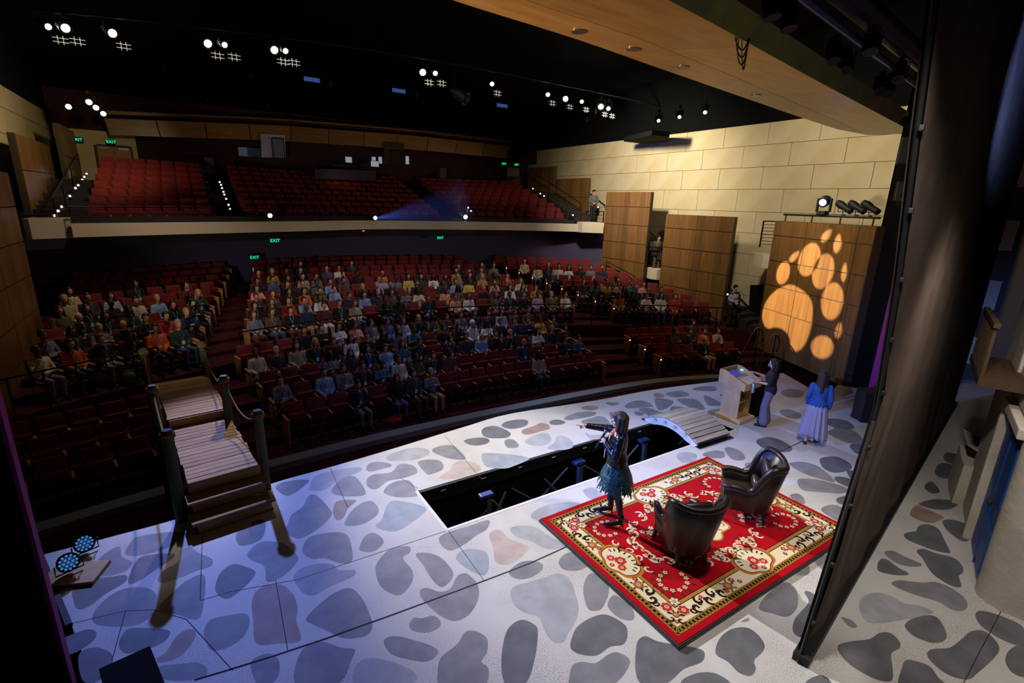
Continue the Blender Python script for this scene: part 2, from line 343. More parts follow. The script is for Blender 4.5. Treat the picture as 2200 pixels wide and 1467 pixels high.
# painted stones, each an outline surveyed on the floor
REG = {1:(80,1000,.31827), 2:(420,1000,.31827), 3:(860,1040,.29104), 4:(1200,1200,.25455), 5:(1500,850,.30667), 6:(1720,1080,.26374), 7:(560,850,.22727), 8:(1000,790,.25455), 9:(1900,700,.409), 10:(1280,780,.20928)}
ST = """1G 595,600 630,520 680,480 870,450 990,455 970,510 870,560 700,605
1G 555,545 450,600 370,690 355,745 480,745 600,710 640,650 570,615
1D 630,800 615,760 680,630 780,600 920,595 910,630 820,690 700,770
1G 810,770 850,710 950,650 970,570 1030,550 1090,590 1180,630 1170,680 1080,710 960,760 850,790
1D 240,830 350,770 500,750 600,740 590,790 470,860 350,950 280,970 250,930
1G 370,1030 430,930 560,840 700,820 790,850 800,920 750,1030 640,1080 430,1080
1G 820,965 920,850 1020,770 1120,735 1135,820 1110,1000 1060,1040 960,1010
1D 1340,480 1370,430 1430,420 1460,375 1535,370 1530,470 1470,520 1370,540
1D 1205,800 1240,720 1320,665 1400,680 1475,720 1420,800 1340,870 1270,900 1210,860
1G 1125,1120 1160,1050 1220,1025 1410,1000 1425,1100 1340,1200 1190,1250 1140,1190
1D 550,1200 600,1110 690,1095 880,1110 885,1160 800,1220 640,1265 580,1260
1T 810,1300 870,1260 940,1150 1020,1105 1070,1120 1050,1190 960,1290 830,1330
1D 160,1180 260,1130 350,1105 400,1130 370,1190 240,1270 190,1250
1D 280,1280 360,1230 450,1240 510,1290 480,1400 380,1467 300,1440
1G 820,1360 950,1340 1080,1330 1145,1370 1130,1430 1000,1450 850,1440
2D 540,150 600,110 765,95 720,150 650,195 600,200
2B 765,150 800,80 900,40 1100,10 1110,40 970,100 870,165 780,168
2G 918,170 970,100 1040,70 1095,90 1150,190 1050,208 960,200
2G 1155,100 1200,60 1320,45 1380,-10 1470,0 1495,50 1400,85 1300,105 1220,160 1165,145
2G 1270,170 1330,115 1440,100 1490,170 1495,205 1390,215 1300,200
2G 620,400 650,330 720,280 770,200 830,210 910,300 915,340 850,410 720,490 650,480 615,450
2T 930,290 960,240 1050,230 1085,240 1030,290 1000,350 960,370 935,345
2G 1005,395 1050,310 1120,255 1190,240 1235,290 1220,340 1130,395 1050,408
2P 1215,410 1260,360 1290,270 1340,238 1450,250 1555,285 1530,330 1390,430 1300,442
2G 720,560 760,490 830,465 950,450 1030,475 1060,590 1050,650 980,660 870,625 790,630 735,600
2G 1105,560 1140,480 1200,453 1260,490 1265,530 1200,580 1130,580
2G 350,600 400,540 470,510 600,530 690,610 680,660 600,740 485,785 465,680 380,640
2P 660,750 720,690 840,660 930,670 970,705 1075,705 1060,750 900,820 800,875 730,860 680,800
2G 1215,690 1260,610 1330,555 1440,545 1445,590 1400,625 1465,710 1460,790 1390,870 1310,860 1240,800
2G 745,1040 800,970 920,870 1040,825 1120,890 1170,990 1195,1080 1150,1150 1000,1165 900,1120 790,1070
2T 380,930 410,850 480,805 580,805 660,870 690,970 680,1050 710,1140 690,1190 560,1200 410,1200 390,1050
2G 370,1350 400,1300 480,1270 550,1290 570,1370 540,1450 460,1500 410,1470
2G 665,1400 700,1280 760,1210 860,1190 990,1230 1075,1240 1050,1320 1000,1440 900,1500 760,1510 680,1480
2B 1060,1420 1110,1320 1220,1300 1400,1350 1490,1410 1470,1467 1300,1520 1100,1500
2G 1270,1190 1310,1155 1390,1155 1480,1180 1590,1215 1640,1260 1571,1320 1450,1310 1320,1270
3G 115,515 220,510 310,550 385,640 380,700 310,760 240,710 170,600
3G 150,780 200,765 290,795 370,770 420,680 490,660 570,740 575,850 510,960 410,1010 310,980 210,900 150,830
3G 65,1040 100,985 160,990 240,970 295,1010 285,1060 200,1095 100,1085
3G 285,400 340,360 500,310 650,265 640,330 560,380 480,440 380,490 310,460
3P 415,560 450,490 560,480 640,510 655,610 620,670 540,650
3R 655,380 690,340 750,345 800,400 940,455 930,500 850,570 770,595 700,570 685,470
3B 810,330 880,305 990,315 1080,370 1190,430 1220,460 1150,480 1060,470 960,420 850,385
3B 960,230 1040,170 1150,140 1310,135 1290,180 1150,240 1020,270
3G 800,650 880,580 980,565 1050,590 1040,640 960,690 860,700
3G 1170,570 1210,520 1280,500 1350,540 1400,580 1340,630 1250,640 1190,620
3B 815,800 850,750 960,720 1060,690 1170,660 1250,700 1290,800 1315,900 1300,1000 1240,1100 1200,1165 1130,1165 1070,1090 1020,980 920,950 840,890
3G 1350,780 1380,680 1440,660 1540,760 1500,900 1440,935 1380,910
3G 1530,900 1570,820 1640,850 1718,930 1718,1000 1620,990
3D 745,1330 770,1130 820,1040 900,1000 980,1030 1015,1080 1000,1250 950,1430 880,1500 780,1490
3G 275,1400 300,1280 420,1180 480,1090 560,1085 640,1140 640,1240 600,1310 650,1360 640,1467 560,1530 350,1530 280,1470
3D 1255,1190 1300,1060 1420,980 1530,965 1660,1040 1675,1130 1640,1185 1550,1200 1460,1260 1380,1265 1290,1240
3G 1245,1440 1270,1340 1340,1310 1440,1320 1530,1260 1600,1240 1690,1290 1680,1360 1590,1467 1440,1520 1260,1510
3B 1350,50 1390,25 1440,30 1500,80 1480,100 1400,110
4D 655,750 680,680 740,655 830,695 960,720 1100,740 1225,780 1210,870 1060,930 960,1020 820,1100 690,1050 648,930
4D 1325,760 1370,660 1470,590 1600,585 1700,660 1740,740 1710,800 1650,860 1665,930 1620,990 1520,960 1430,870 1340,820
4G 1690,420 1760,300 1900,200 1980,230 2020,310 2010,420 1930,490 1800,460
4D 2075,285 2110,275 2190,330 2230,430 2200,560 2100,660 2020,655 1975,600 2000,500 2090,400 2110,350
4D 1030,1049 1080,1000 1200,960 1330,970 1450,1049 1400,1120 1200,1150 1060,1110
4T 1540,530 1600,500 1610,520 1570,535
4G 2020,110 2110,60 2110,110 2050,140
5G 30,415 80,390 150,385 185,410 175,435 90,435
5G 185,375 220,360 300,390 330,440 290,455 230,440
5D 410,310 500,290 600,320 660,370 620,395 500,385 430,350
5G 325,480 400,465 500,490 560,530 480,550 380,540
5G 635,475 740,465 850,500 960,600 880,590 730,540
5D 850,450 890,430 980,430 1070,480 1060,520 960,540 880,510
5D 1040,530 1090,525 1150,570 1145,600 1080,590
5G 695,600 730,580 850,590 1000,630 1055,660 1000,685 850,675 730,660
5D 955,570 1020,570 1130,610 1130,660 1050,640 970,600
5D 970,720 1040,700 1110,710 1105,770 1040,770 980,750
5G 860,800 920,765 1000,780 1040,850 1040,910 960,870
5G 640,700 700,685 740,720 745,760 690,740
5D 1060,350 1120,335 1200,370 1190,420 1110,405
5G 910,250 990,220 1080,240 1150,300 1150,340 1050,330 950,290
5D 880,170 960,160 1050,180 1095,225 1020,235 930,215
5D 1065,130 1110,105 1110,160 1075,155
5G 570,110 640,95 720,130 700,160 620,150
5G 810,1150 870,1120 1000,1110 1060,1180 1010,1300 960,1280 880,1230
5G 690,1230 770,1190 775,1250 700,1258
6D 840,260 880,240 940,230 960,190 1030,175 1120,210 1170,300 1215,390 1200,410 1080,385 960,340 870,300
6D 1155,150 1220,135 1320,160 1375,190 1375,300 1320,315 1260,280 1190,220
6D 945,395 1000,375 1100,410 1250,450 1320,520 1320,570 1290,600 1310,680 1240,680 1130,620 1060,560 990,450
6G 740,660 800,630 900,640 1000,650 1100,645 1220,690 1330,770 1360,840 1320,880 1230,870 1130,810 1000,770 850,720
6B 480,870 500,770 620,730 740,760 850,820 980,840 1080,890 1000,920 800,960 650,980 540,970
6D 850,990 920,940 1050,915 1130,950 1190,1070 1160,1130 1060,1140 930,1090 870,1040
6D 300,1170 400,1130 560,1110 640,1060 730,1060 800,1120 810,1180 740,1230 750,1350 740,1450 620,1440 480,1370 360,1280
6D 1030,1230 1080,1190 1210,1180 1300,1120 1380,1050 1480,1040 1560,1090 1620,1180 1580,1260 1450,1380 1360,1440 1200,1400 1070,1300
6D 1425,900 1480,880 1600,910 1750,970 1820,1030 1820,1160 1700,1140 1560,1070 1450,980
6D 830,1330 860,1280 940,1290 1050,1330 1120,1420 1180,1490 1000,1520 800,1500
6D 1670,1300 1700,1200 1820,1140 1900,1150 1900,1400 1750,1400
6G 680,410 750,390 850,440 970,490 980,515 900,520 780,490
6D 640,470 700,460 800,530 875,570 860,590 740,585 630,550
6T 890,90 940,20 1000,40 1160,110 1140,140 1060,165 960,140
6D 960,10 1100,-30 1270,-10 1280,20 1200,55 1080,50
6G 330,930 420,960 460,1010 400,1010
6D 40,1467 100,1420 180,1405 240,1450 250,1500 100,1520
9D 230,820 260,825 290,870 250,880 210,850
9D 265,760 300,720 390,740 400,770 330,800 280,790
9D 310,690 330,665 420,690 410,735 330,715
7G 1000,680 1030,640 1100,625 1200,635 1240,665 1150,690 1060,715 1005,710
7B 1185,580 1280,530 1450,490 1580,510 1590,550 1480,600 1330,615 1220,615
7G 1485,635 1560,605 1680,610 1725,650 1715,700 1600,745 1560,730
7G 1620,520 1680,480 1800,465 1860,500 1940,590 1860,605 1720,575
7R 1690,765 1780,710 1830,640 1900,615 2020,630 2080,680 2060,720 1900,770 1780,790 1710,785
7D 1920,430 1980,405 2110,395 2165,425 2120,460 2000,470
8P 135,740 170,720 320,725 480,745 540,770 420,825 330,850 190,840 150,800
8D 135,540 160,505 230,490 300,505 380,550 350,590 230,595 160,580
8G 330,620 360,600 410,610 450,650 430,675 360,675 335,650
8D 305,480 360,450 480,435 530,455 500,495 400,515 330,505
8T 475,550 490,520 580,490 640,465 700,480 710,515 640,535 530,565
8B 500,620 580,570 680,545 725,595 700,640 620,660 540,650
8B 690,680 750,630 770,580 820,572 880,600 910,640 890,680 790,695
8D 708,460 740,440 800,440 845,460 800,480 730,480
8G 830,425 900,390 1000,370 1100,375 1080,405 960,430 870,443
8T 975,340 1010,322 1100,322 1120,340 1080,358 1010,355
8G 975,455 1060,425 1130,408 1190,430 1240,500 1190,520 1060,500
8G 1215,380 1260,385 1300,440 1290,480 1240,450
8G 1185,295 1280,293 1290,310 1230,320
8G 1345,325 1390,290 1470,275 1540,290 1585,325 1500,335 1380,342
8T 1585,235 1610,212 1670,225 1675,245 1620,250
8G 1690,225 1730,205 1820,195 1885,220 1870,240 1770,250
8G 1600,260 1680,262 1755,285 1720,330 1650,360 1615,340
8G 1460,355 1500,338 1570,345 1640,370 1710,380 1640,410 1560,430 1540,400
8G 1425,370 1470,370 1510,390 1480,405 1435,395
8G 1725,350 1750,325 1820,330 1900,356 1850,368 1740,366
8G 1780,265 1880,260 1960,275 2025,345 1960,355 1860,320
8G 2010,240 2050,240 2160,300 2170,315 2080,322 2040,310
8G 1910,180 1980,160 2080,155 2125,180 2090,197 1980,195
8G 2040,375 2080,350 2160,350 2180,380 2130,400 2070,400
8D 2150,225 2200,215 2200,245 2160,240
8B 1780,740 1850,710 1950,730 1930,790 1830,800
8G 2005,730 2060,705 2170,705 2180,745 2080,760
8B 1010,540 1060,570 1180,560 1195,585 1060,605
10G 1905,290 1980,265 2090,275 2140,310 2100,350 2000,355 1920,330
10G 1890,500 1950,480 2060,510 2070,550 1960,550"""
for k, (n, c1, c2) in dict(G=('stone_grey', '#838389', '#74747b'), D=('stone_dark', '#66676d', '#585960'), B=('stone_pale', '#a3a5ab', '#95979d'), P=('stone_blue', '#979fa9', '#89929d'), T=('stone_tan', '#9a8278', '#8c736a'), R=('stone_rose', '#b9aba4', '#ab9b93')).items():
    mat(n, c1, .6, noise=(3.5, c2, .4, .62)); M['st'+k] = M[n]
_z = 0
for line in ST.split('\n'):
    h, *pts = line.split(); r = REG[int(h[:-1])]
    P = [az(r[0]+float(a)*r[2], r[1]+float(c)*r[2]) for a, c in (p.split(',') for p in pts)]
    P = smoothpoly([(p.x, p.y) for p in P], 4)
    _z += 1; me = flatfill([(p.x, p.y) for p in P], z=.0006+.000003*_z); me.materials.append(M['st'+h[-1]])
    obj('painted_stone', me, None, floor)
# steel legs and braces down in the trap
def brace(a, c, r): return MB().tube([a, c], r, 8)
mat('truss', '#585e6e', .4, .3); mat('cap_blue', '#3a4f86', .4, .4)
legs = [ (3.95, 6.75), (6.15, 6.85), (8.05, 6.9)]
for k, (x, y) in enumerate(legs):
    t = thing('deck_leg', ['black steel deck leg nearest the left end of the trap', 'black steel deck leg in the middle of the trap', 'black steel deck leg behind the speaker in the trap'][k], 'post', (x, y, zb))
    obj('post', MB().box((0,0,.66), (.09,.09,1.3)), 'truss', t)
    obj('bracket', MB().box((-.05,0,1.32), (.26,.14,.07), bev=.015), 'cap_blue', t)
    obj('foot', MB().box((0,0,.02), (.16,.16,.03)), 'cap_blue', t)
brs = [((2.9,6.9,-1.5),(3.9,6.7,-.5)), ((3.1,6.1,-1.5),(4.4,6.9,-.4)), ((4.0,6.7,-1.45),(5.9,6.95,-.35)), ((4.6,7.0,-.45),(6.1,6.3,-1.5)), ((6.15,6.8,-1.4),(7.9,6.95,-.35)), ((6.3,6.95,-.4),(7.9,6.4,-1.5)), ((8.1,6.9,-1.4),(9.6,6.95,-.5)), ((4.0,6.9,-.35),(5.0,6.2,-1.52)), ((5.3,6.9,-.4),(6.1,6.5,-1.4))]
for k, (a, c) in enumerate(brs): tag(obj('brace_tube', brace(a, c, .022), 'truss'), f'dark steel brace slanting through the trap, {ORD[k+1]} from its left end', 'brace', 'steel braces in the trap')
random.seed(4)
for k in range(6):
    x = 3.3+k*1.05; P = [Vector((x+random.uniform(-.1,.7)*j, random.uniform(6.1,6.95), zb+.02)) for j in (0,.6,1,1.4,1.9)]
    tag(obj('cable', MB().tube(smoothline(P, 6), .012, 6), 'black', smooth=True), f'black cable snaking on the trap floor, {ORD[k+1]} from its left end', 'cable', 'cables on the trap floor')
# ================================================================== SOFFIT OVER THE STAGE MOUTH
ZS = 7.0
fr = [(700,-95),(970,0),(1240,85),(1440,155),(1720,252),(1800,278)]; sm = [(860,-110),(1130,0),(1390,90),(1660,200),(1863,290)]; bk = [(1180,-130),(1440,0),(1580,75),(1770,180),(1970,287)]
front_s = smoothline([az(*p, ZS) for p in fr], 6); seam_s = smoothline([az(*p, ZS) for p in sm], 8); back_s = smoothline([az(*p, ZS-.0) for p in bk], 8)
def resample(P, n):
    L = [0]
    for a, c in zip(P, P[1:]): L.append(L[-1]+(c-a).length)
    out = []
    for i in range(n):
        s_ = L[-1]*i/(n-1); j = max(0, min(len(P)-2, next((q-1 for q in range(1, len(L)) if L[q] >= s_-1e-9), len(P)-2)))
        t = (s_-L[j])/max(L[j+1]-L[j], 1e-9); out.append(P[j].lerp(P[j+1], t))
    return out
soff = thing('soffit', 'curved wooden ceiling reflector over the stage mouth', 'ceiling panel'); soff['kind'] = 'structure'
n = 33; FS, SS, BS = resample(front_s, n), resample(seam_s, n), resample(back_s, n)
cuts = [0, 9, 17, 23, 28, 32]
for k in range(len(cuts)-1):
    a, c = cuts[k], cuts[k+1]
    for nm, A, B_ in (('soffit_panel', FS, SS), ('soffit_panel', SS, BS)):
        b = MB(); g = .004
        for i in range(a, c):
            e0 = g if i == a else 0; e1 = g if i == c-1 else 0
            p, q = A[i].lerp(A[i+1], e0), A[i].lerp(A[i+1], 1-e1); r_, s_ = B_[i].lerp(B_[i+1], 1-e1), B_[i].lerp(B_[i+1], e0)
            p2, q2, r2, s2 = p.lerp(s_, .006), q.lerp(r_, .006), r_.lerp(q, .006), s_.lerp(p, .006)
            up = Vector((0,0,.05)); b.add([p2,q2,r2,s2,p2+up,q2+up,r2+up,s2+up], [(0,1,2,3),(4,5,6,7),(0,4,5,1),(1,5,6,2),(2,6,7,3),(3,7,4,0)])
        obj(nm, b, 'oak_soffit', soff)
mat('soffit_edge', '#7f8a4a', .5, noise=(1.5, '#5f7a52', .4, .6)); b = MB()  # green light on the back edge is put into its colour
for i in range(n-1): b.quad(BS[i]+Vector((0,0,-.01)), BS[i+1]+Vector((0,0,-.01)), BS[i+1]+Vector((.06,-.10,.30)), BS[i]+Vector((.06,-.10,.30)))
obj('edge_board', b, 'soffit_edge', soff)
b = MB()
for i in range(n-1): b.quad(FS[i]+Vector((0,0,.05)), FS[i+1]+Vector((0,0,.05)), FS[i+1]+Vector((0,.12,.7)), FS[i]+Vector((0,.12,.7)))
obj('front_board', b, 'oak_soffit', soff)
b = MB()
for i in range(n-1): b.quad(FS[i]+Vector((0,0,.06)), FS[i+1]+Vector((0,0,.06)), BS[i+1]+Vector((0,0,.06)), BS[i]+Vector((0,0,.06)))
obj('backing', b, 'black_matt', soff)
for k, p in enumerate([(1243,67),(1467,144),(1625,205),(1360,105)]):
    q = az(*p, ZS); t = thing('recessed_downlight', f'dark round downlight set in the wooden soffit, {ORD[k+1]} of four', 'light', q, 0, 'soffit downlights')
    obj('ring', MB().lathe([(.06,-.004),(.10,-.004),(.10,-.012),(.06,-.012)], 20), 'steel', t, smooth=True); obj('lens', MB().lathe([(.0,-.003),(.06,-.003),(.06,-.008),(0,-.008)], 20), 'black', t)
# ================================================================== HOUSE: rows, terraces
XC = 5.8
def rowY(kind, i, x):
    if kind == 'f': return 12.3+.9*i-(x-XC)**2*(1/74+i*(1/45-1/74)/4)
    if kind == 'r': return 17.2+.93*i-(x-XC)**2/30
    return fpY(x)+.95+.85*i
fp = smoothline([az(*p, 3.44) for p in [(158,510),(400,503),(640,497),(800,492.5),(960,493),(1120,495),(1250,498)]], 5)
def fpY(x):
    if x <= fp[0].x: return fp[0].y+(x-fp[0].x)*.55
    for a, c in zip(fp, fp[1:]):
        if x <= c.x: return a.y+(c.y-a.y)*(x-a.x)/(c.x-a.x)
    return fp[-1].y-(x-fp[-1].x)*.5
def rowZ(kind, i): return {'f': -1+.17*i, 'r': .15+.12*i, 'b': 3.4+.25*i}[kind]
def rowDir(kind, i, x):                       # rotation so that local +Y looks at the stage
    s = (rowY(kind, i, x+.05)-rowY(kind, i, x-.05))/.1
    return math.atan2(s, 1)+PI
def terrace(kind, i, x0, x1, yf, yb, zlow, step=.7):
    b = MB(); n = int((x1-x0)/step); z = rowZ(kind, i); xs = [x0+(x1-x0)*k/n for k in range(n+1)]
    for a, c in zip(xs, xs[1:]):
        fa, fc = rowY(kind, i, a)-yf, rowY(kind, i, c)-yf; ba, bc = rowY(kind, i, a)+yb, rowY(kind, i, c)+yb
        b.quad((a,fa,z), (c,fc,z), (c,bc,z), (a,ba,z)); b.quad((a,fa,zlow), (c,fc,zlow), (c,fc,z), (a,fa,z))
    return b
XL, XR = -4.6, 19.6
b = MB(); b.quad((XL-1,-4,-1.02), (XR+1,-4,-1.02), (XR+1,13,-1.02), (XL-1,13,-1.02)); struct('floor_house', b, 'maroon_carpet', 'maroon carpet in front of the first row')
for i in range(5): struct('floor_terrace', terrace('f', i, XL, XR, .62, .34, rowZ('f', i)-.2 if i else -1.02), 'maroon_carpet', f'maroon carpeted step of front row {ORD[i+1]}')
for i in range(9): struct('floor_terrace', terrace('r', i, XL, XR, .72 if i == 0 else .62, .36, -.6 if i == 0 else rowZ('r', i)-.15), 'maroon_carpet', f'maroon carpeted step of rear row {ORD[i+1]}')
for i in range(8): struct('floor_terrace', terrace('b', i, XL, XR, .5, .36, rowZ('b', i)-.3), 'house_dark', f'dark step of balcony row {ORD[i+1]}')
kp = smoothline([az(*p, -.9) for p in [(20,1152),(63,1140),(364,1050),(570,1000),(815,938),(1060,884),(1280,840),(1414,818),(1550,808)]], 3)
b = MB(); kp = [Vector((p.x, p.y, 0)) for p in kp]
for a, c in zip(kp, kp[1:]):
    n1 = Vector((0, .17, 0)); lo, hi = Vector((0,0,-1.02)), Vector((0,0,-.88))
    b.add([a-n1+hi, c-n1+hi, c+n1+hi, a+n1+hi, a-n1+lo, c-n1+lo, c+n1+lo, a+n1+lo], [(0,1,2,3),(0,4,5,1),(3,2,6,7)])
struct('trim_4', b, 'kerb', 'blue grey kerb curving in front of the first row')
# ------------------------------------------------------------------ right wall of cream panels
b = MB().quad((XR+.03,3,-1), (XR+.03,33,-1), (XR+.03,33,8.6), (XR+.03,3,8.6)); wr = struct('wall_right', b, 'joint', 'cream side wall of large staggered panels on the right')
me_cache = {}
zs = [8.08, 7.27, 6.44, 5.59, 4.71, 3.86, 3.01, 2.15, 1.3, .45]
for r in range(len(zs)-1):
    off = 8.43 if r % 2 == 0 else 9.41
    if r == 0: off = 8.43
    for q in range(-2, 11):
        ya, yb_ = off+1.97*q, off+1.97*(q+1)
        h = zs[r]-zs[r+1]; key = round(h, 3)
        if key not in me_cache: me_cache[key] = MB().box((0,0,0), (.03, 1.955, h-.014), bev=.004).mesh('wall_panel')
        if yb_ > 30: continue
        obj('wall_panel', me_cache[key], 'cream_wall', wr, ((XR+.005), (ya+yb_)/2, (zs[r]+zs[r+1])/2))
b = MB().quad((XR-.04,3,8.08), (XR-.04,33,8.08), (XR-.04,33,13), (XR-.04,3,13)); struct('wall_upper_right', b, 'black_matt', 'black bulkhead above the cream wall')
# ------------------------------------------------------------------ wood screens
def screen(name, label, A, B, z0, z1, zj, cols, th=.16, side='oak_panel'):
    A, B = Vector((A[0], A[1], 0)), Vector((B[0], B[1], 0)); d = B-A; L = d.length
    t = thing(name, label, 'wood screen', (A.x, A.y, 0), math.atan2(-d.x, d.y)); t['kind'] = 'structure'
    obj('core', MB().box((th/2+.012, L/2, (z0+z1)/2), (th, L-.004, z1-z0-.01)), 'joint', t)
    rows = [z0]+sorted(zj)+[z1]
    cs = [0]+cols+[1]
    for a, c in zip(rows, rows[1:]):
        for u, v in zip(cs, cs[1:]):
            obj('panel', MB().box((0, L*(u+v)/2, (a+c)/2), (.025, L*(v-u)-.022, c-a-.03)), 'oak_panel', t)
    return t
s1a, s1b = ax(1400,411,18.2), ax(1303.5,412.8,18.2)
screen('wood_screen', 'tall wooden screen at the end of the balcony front', s1a, s1b, .4, 5.46, [4.76,3.9,3.04,2.18,1.3], [.55])
s2a, s2b = ax(1580,465,18.2), ax(1432,460,18.2)
screen('wood_screen', 'broad wooden screen in the middle of the right wall', s2a, s2b, .1, 4.5, [3.9,3.05,2.2,1.35], [.5])
PA, PB = az(1811,822,0), az(1625,726,.25)          # the splayed panel that takes the paw projection
paw = screen('wood_screen', 'wooden screen nearest the stage lit with a paw print', PA, PB, -.1, 4.45, [3.95,3.1,2.25,1.4], [.13,.62], .3)
# blocks on the upper stair
u1a, u1b = ax(1265,374,19.1), ax(1197,374,19.1); screen('wood_screen', 'lower wooden screen beside the right balcony stair', u1a, u1b, 3.6, 6.25, [5.2], [.5])
u2a, u2b = ax(1193,351,19.1), ax(1135,357,19.1); screen('wood_screen', 'upper wooden screen beside the right balcony door', u2a, u2b, 4.2, 7.0, [5.9], [.5])
# ------------------------------------------------------------------ left wall
b = MB().quad((XL,3,-1.1), (XL,33,-1.1), (XL,33,8.3), (XL,3,8.3)); wl = struct('wall_left', b, 'cream_wall', 'cream side wall on the left')
b = MB()
for z in (3.0, 3.86, 4.71, 5.59, 6.44, 7.27): b.box((XL+.004, 18, z), (.01, 30, .016))
obj('panel_joint', b, 'joint', wl)
b = MB().quad((XL+.05,3,8.0), (XL+.05,33,8.0), (XL+.05,33,13), (XL+.05,3,13)); struct('wall_upper_left', b, 'black_matt', 'black bulkhead above the left wall')
l1a, l1b = ay(-60,420,12.0), ay(38,420,18.6)
t = screen('wood_screen', 'dark wooden screen at the left end of the balcony front', (-3.75,18.4), (-3.75,11.5), -.6, 5.15, [4.3,3.4,2.5,1.6,.7], [.35,.7]); 
screen('wood_screen', 'lower wooden screen beside the left balcony stair', (-4.0,26.0), (-4.0,21.3), 4.0, 6.35, [5.3], [.5])
screen('wood_screen', 'upper wooden screen beside the left balcony door', (-3.6,29.2), (-3.6,26.0), 4.6, 7.15, [6.0], [.5])
# ------------------------------------------------------------------ balcony: fascia, parapet, underside, back wall
def ribbon(P, z0, z1, dy=0, name='trim', m='fascia', label=None, th=.12):
    b = MB()
    for a, c in zip(P, P[1:]):
        a0, c0 = Vector((a.x, a.y+dy, 0)), Vector((c.x, c.y+dy, 0)); k = Vector((0, th, 0)); lo, hi = Vector((0,0,z0)), Vector((0,0,z1))
        b.add([a0+lo, c0+lo, c0+hi, a0+hi, a0+k+lo, c0+k+lo, c0+k+hi, a0+k+hi], [(0,1,2,3),(4,5,6,7),(0,4,5,1),(3,2,6,7)])
    return struct(name, b, m, label)
ribbon(fp, 3.44, 3.83, 0, 'trim_5', 'fascia', 'cream band along the balcony front')
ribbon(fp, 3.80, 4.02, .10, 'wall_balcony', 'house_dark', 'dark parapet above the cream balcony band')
b = MB()
for a, c in zip(fp, fp[1:]): b.quad((a.x,a.y,3.44), (c.x,c.y,3.44), (c.x,c.y+7,3.44), (a.x,a.y+7,3.44))
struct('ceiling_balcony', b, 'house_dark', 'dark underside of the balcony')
def endbox(pxl, z0, z1, label, dep=1.2):
    p = [az(*q, z0) for q in pxl]; b = MB()
    for a, c in zip(p, p[1:]):
        b.add([a, c, Vector((c.x,c.y,z1)), Vector((a.x,a.y,z1)), a+Vector((0,dep,0)), c+Vector((0,dep,0)), Vector((c.x,c.y+dep,z1)), Vector((a.x,a.y+dep,z1))], [(0,1,2,3),(4,5,6,7),(3,2,6,7),(0,1,5,4),(0,3,7,4),(1,2,6,5)])
    return struct('trim_6', b, 'fascia', label)
endbox([(57,513),(70,514),(158,511)], 3.40, 3.95, 'cream end block of the balcony front on the left')
endbox([(1250,499.5),(1280,500.5),(1296,501)], 3.42, 3.95, 'cream end block of the balcony front on the right')
b = MB(); n = 24; xs = [XL+(XR-XL)*k/n for k in range(n+1)]
for a, c in zip(xs, xs[1:]): b.quad((a, rowY('r',8,a)+.95, .6), (c, rowY('r',8,c)+.95, .6), (c, rowY('r',8,c)+.95, 3.44), (a, rowY('r',8,a)+.95, 3.44))
struct('wall_back', b, 'backwall', 'dark violet wall under the balcony')
b = MB().quad((XL,30.6,3), (XR,30.6,3), (XR,30.6,9), (XL,30.6,9)); struct('wall_back_upper', b, 'maroon_wall', 'dark maroon wall behind the balcony')
# wooden header band over the balcony
bt = [ay(*p, 29.5) for p in [(222,254),(600,269),(900,292),(1097,314)]]; bb_ = [ay(*p, 29.5) for p in [(235,290),(600,302),(900,322),(1089,340)]]
t = thing('header_band', 'long wooden band high on the wall behind the balcony', 'wood panel'); t['kind'] = 'structure'
T_, B_ = resample(bt, 12), resample(bb_, 12)
for i in range(11):
    g = .01; p, q, r_, s_ = T_[i].lerp(T_[i+1], g), T_[i].lerp(T_[i+1], 1-g), B_[i].lerp(B_[i+1], 1-g), B_[i].lerp(B_[i+1], g)
    k = Vector((0,.05,0)); obj('panel', MB().add([p,q,r_,s_,p+k,q+k,r_+k,s_+k], [(0,1,2,3),(4,5,6,7),(0,1,5,4),(1,2,6,5),(2,3,7,6),(3,0,4,7)]), 'oak_soffit', t)
b = MB()
for i in range(11): b.bar(T_[i]+Vector((0,-.3,.12)), T_[i+1]+Vector((0,-.3,.12)), .05)
obj('rail', b, 'black', t)
b = MB()
for i in range(11): b.quad(T_[i]+Vector((0,.02,.18)), T_[i+1]+Vector((0,.02,.18)), T_[i+1]+Vector((0,.02,.32)), T_[i]+Vector((0,.02,.32)))
obj('upper_strip', b, 'oak_soffit', t)
# corner vestibules with doors
def vest(A, B, z0, z1, label, n):
    A, B = Vector(A), Vector(B); b = MB().quad((A.x,A.y,z0), (B.x,B.y,z0), (B.x,B.y,z1), (A.x,A.y,z1)); w = struct(f'wall_vestibule_{n}', b, 'cream_wall', label)
    return w
vest((-4.4,30.2), (-1.55,30.2), 4.6, 7.35, 'cream wall round the left balcony door', 1)
vest(ay(1089,380,30.2), ay(1162,380,30.2), 4.6, 7.1, 'cream wall round the right balcony door', 2)
def door(A, B, z0, z1, n, label, m='door_tan'):
    A, B = Vector(A), Vector(B); d = (B-A); L = d.length; t = thing(f'door_{n}', label, 'door', (A.x,A.y,0), math.atan2(d.y, d.x)); t['kind'] = 'structure'
    obj('frame', MB().box((-.04,-.03,(z0+z1)/2), (.08,.06,z1-z0+.08)).box((L+.04,-.03,(z0+z1)/2), (.08,.06,z1-z0+.08)).box((L/2,-.03,z1+.04), (L,.06,.08)), 'joint', t)
    for s_ in (0, 1): obj('leaf', MB().box((L*(.25+.5*s_),-.02,(z0+z1)/2), (L/2-.01,.04,z1-z0)), m, t)
    for s_ in (0, 1): obj('door_closer', MB().box((L*(.2+.6*s_),-.07,z1-.08), (.35,.06,.07)), 'steel', t)
mat('door_tan', '#8f7440', .5)
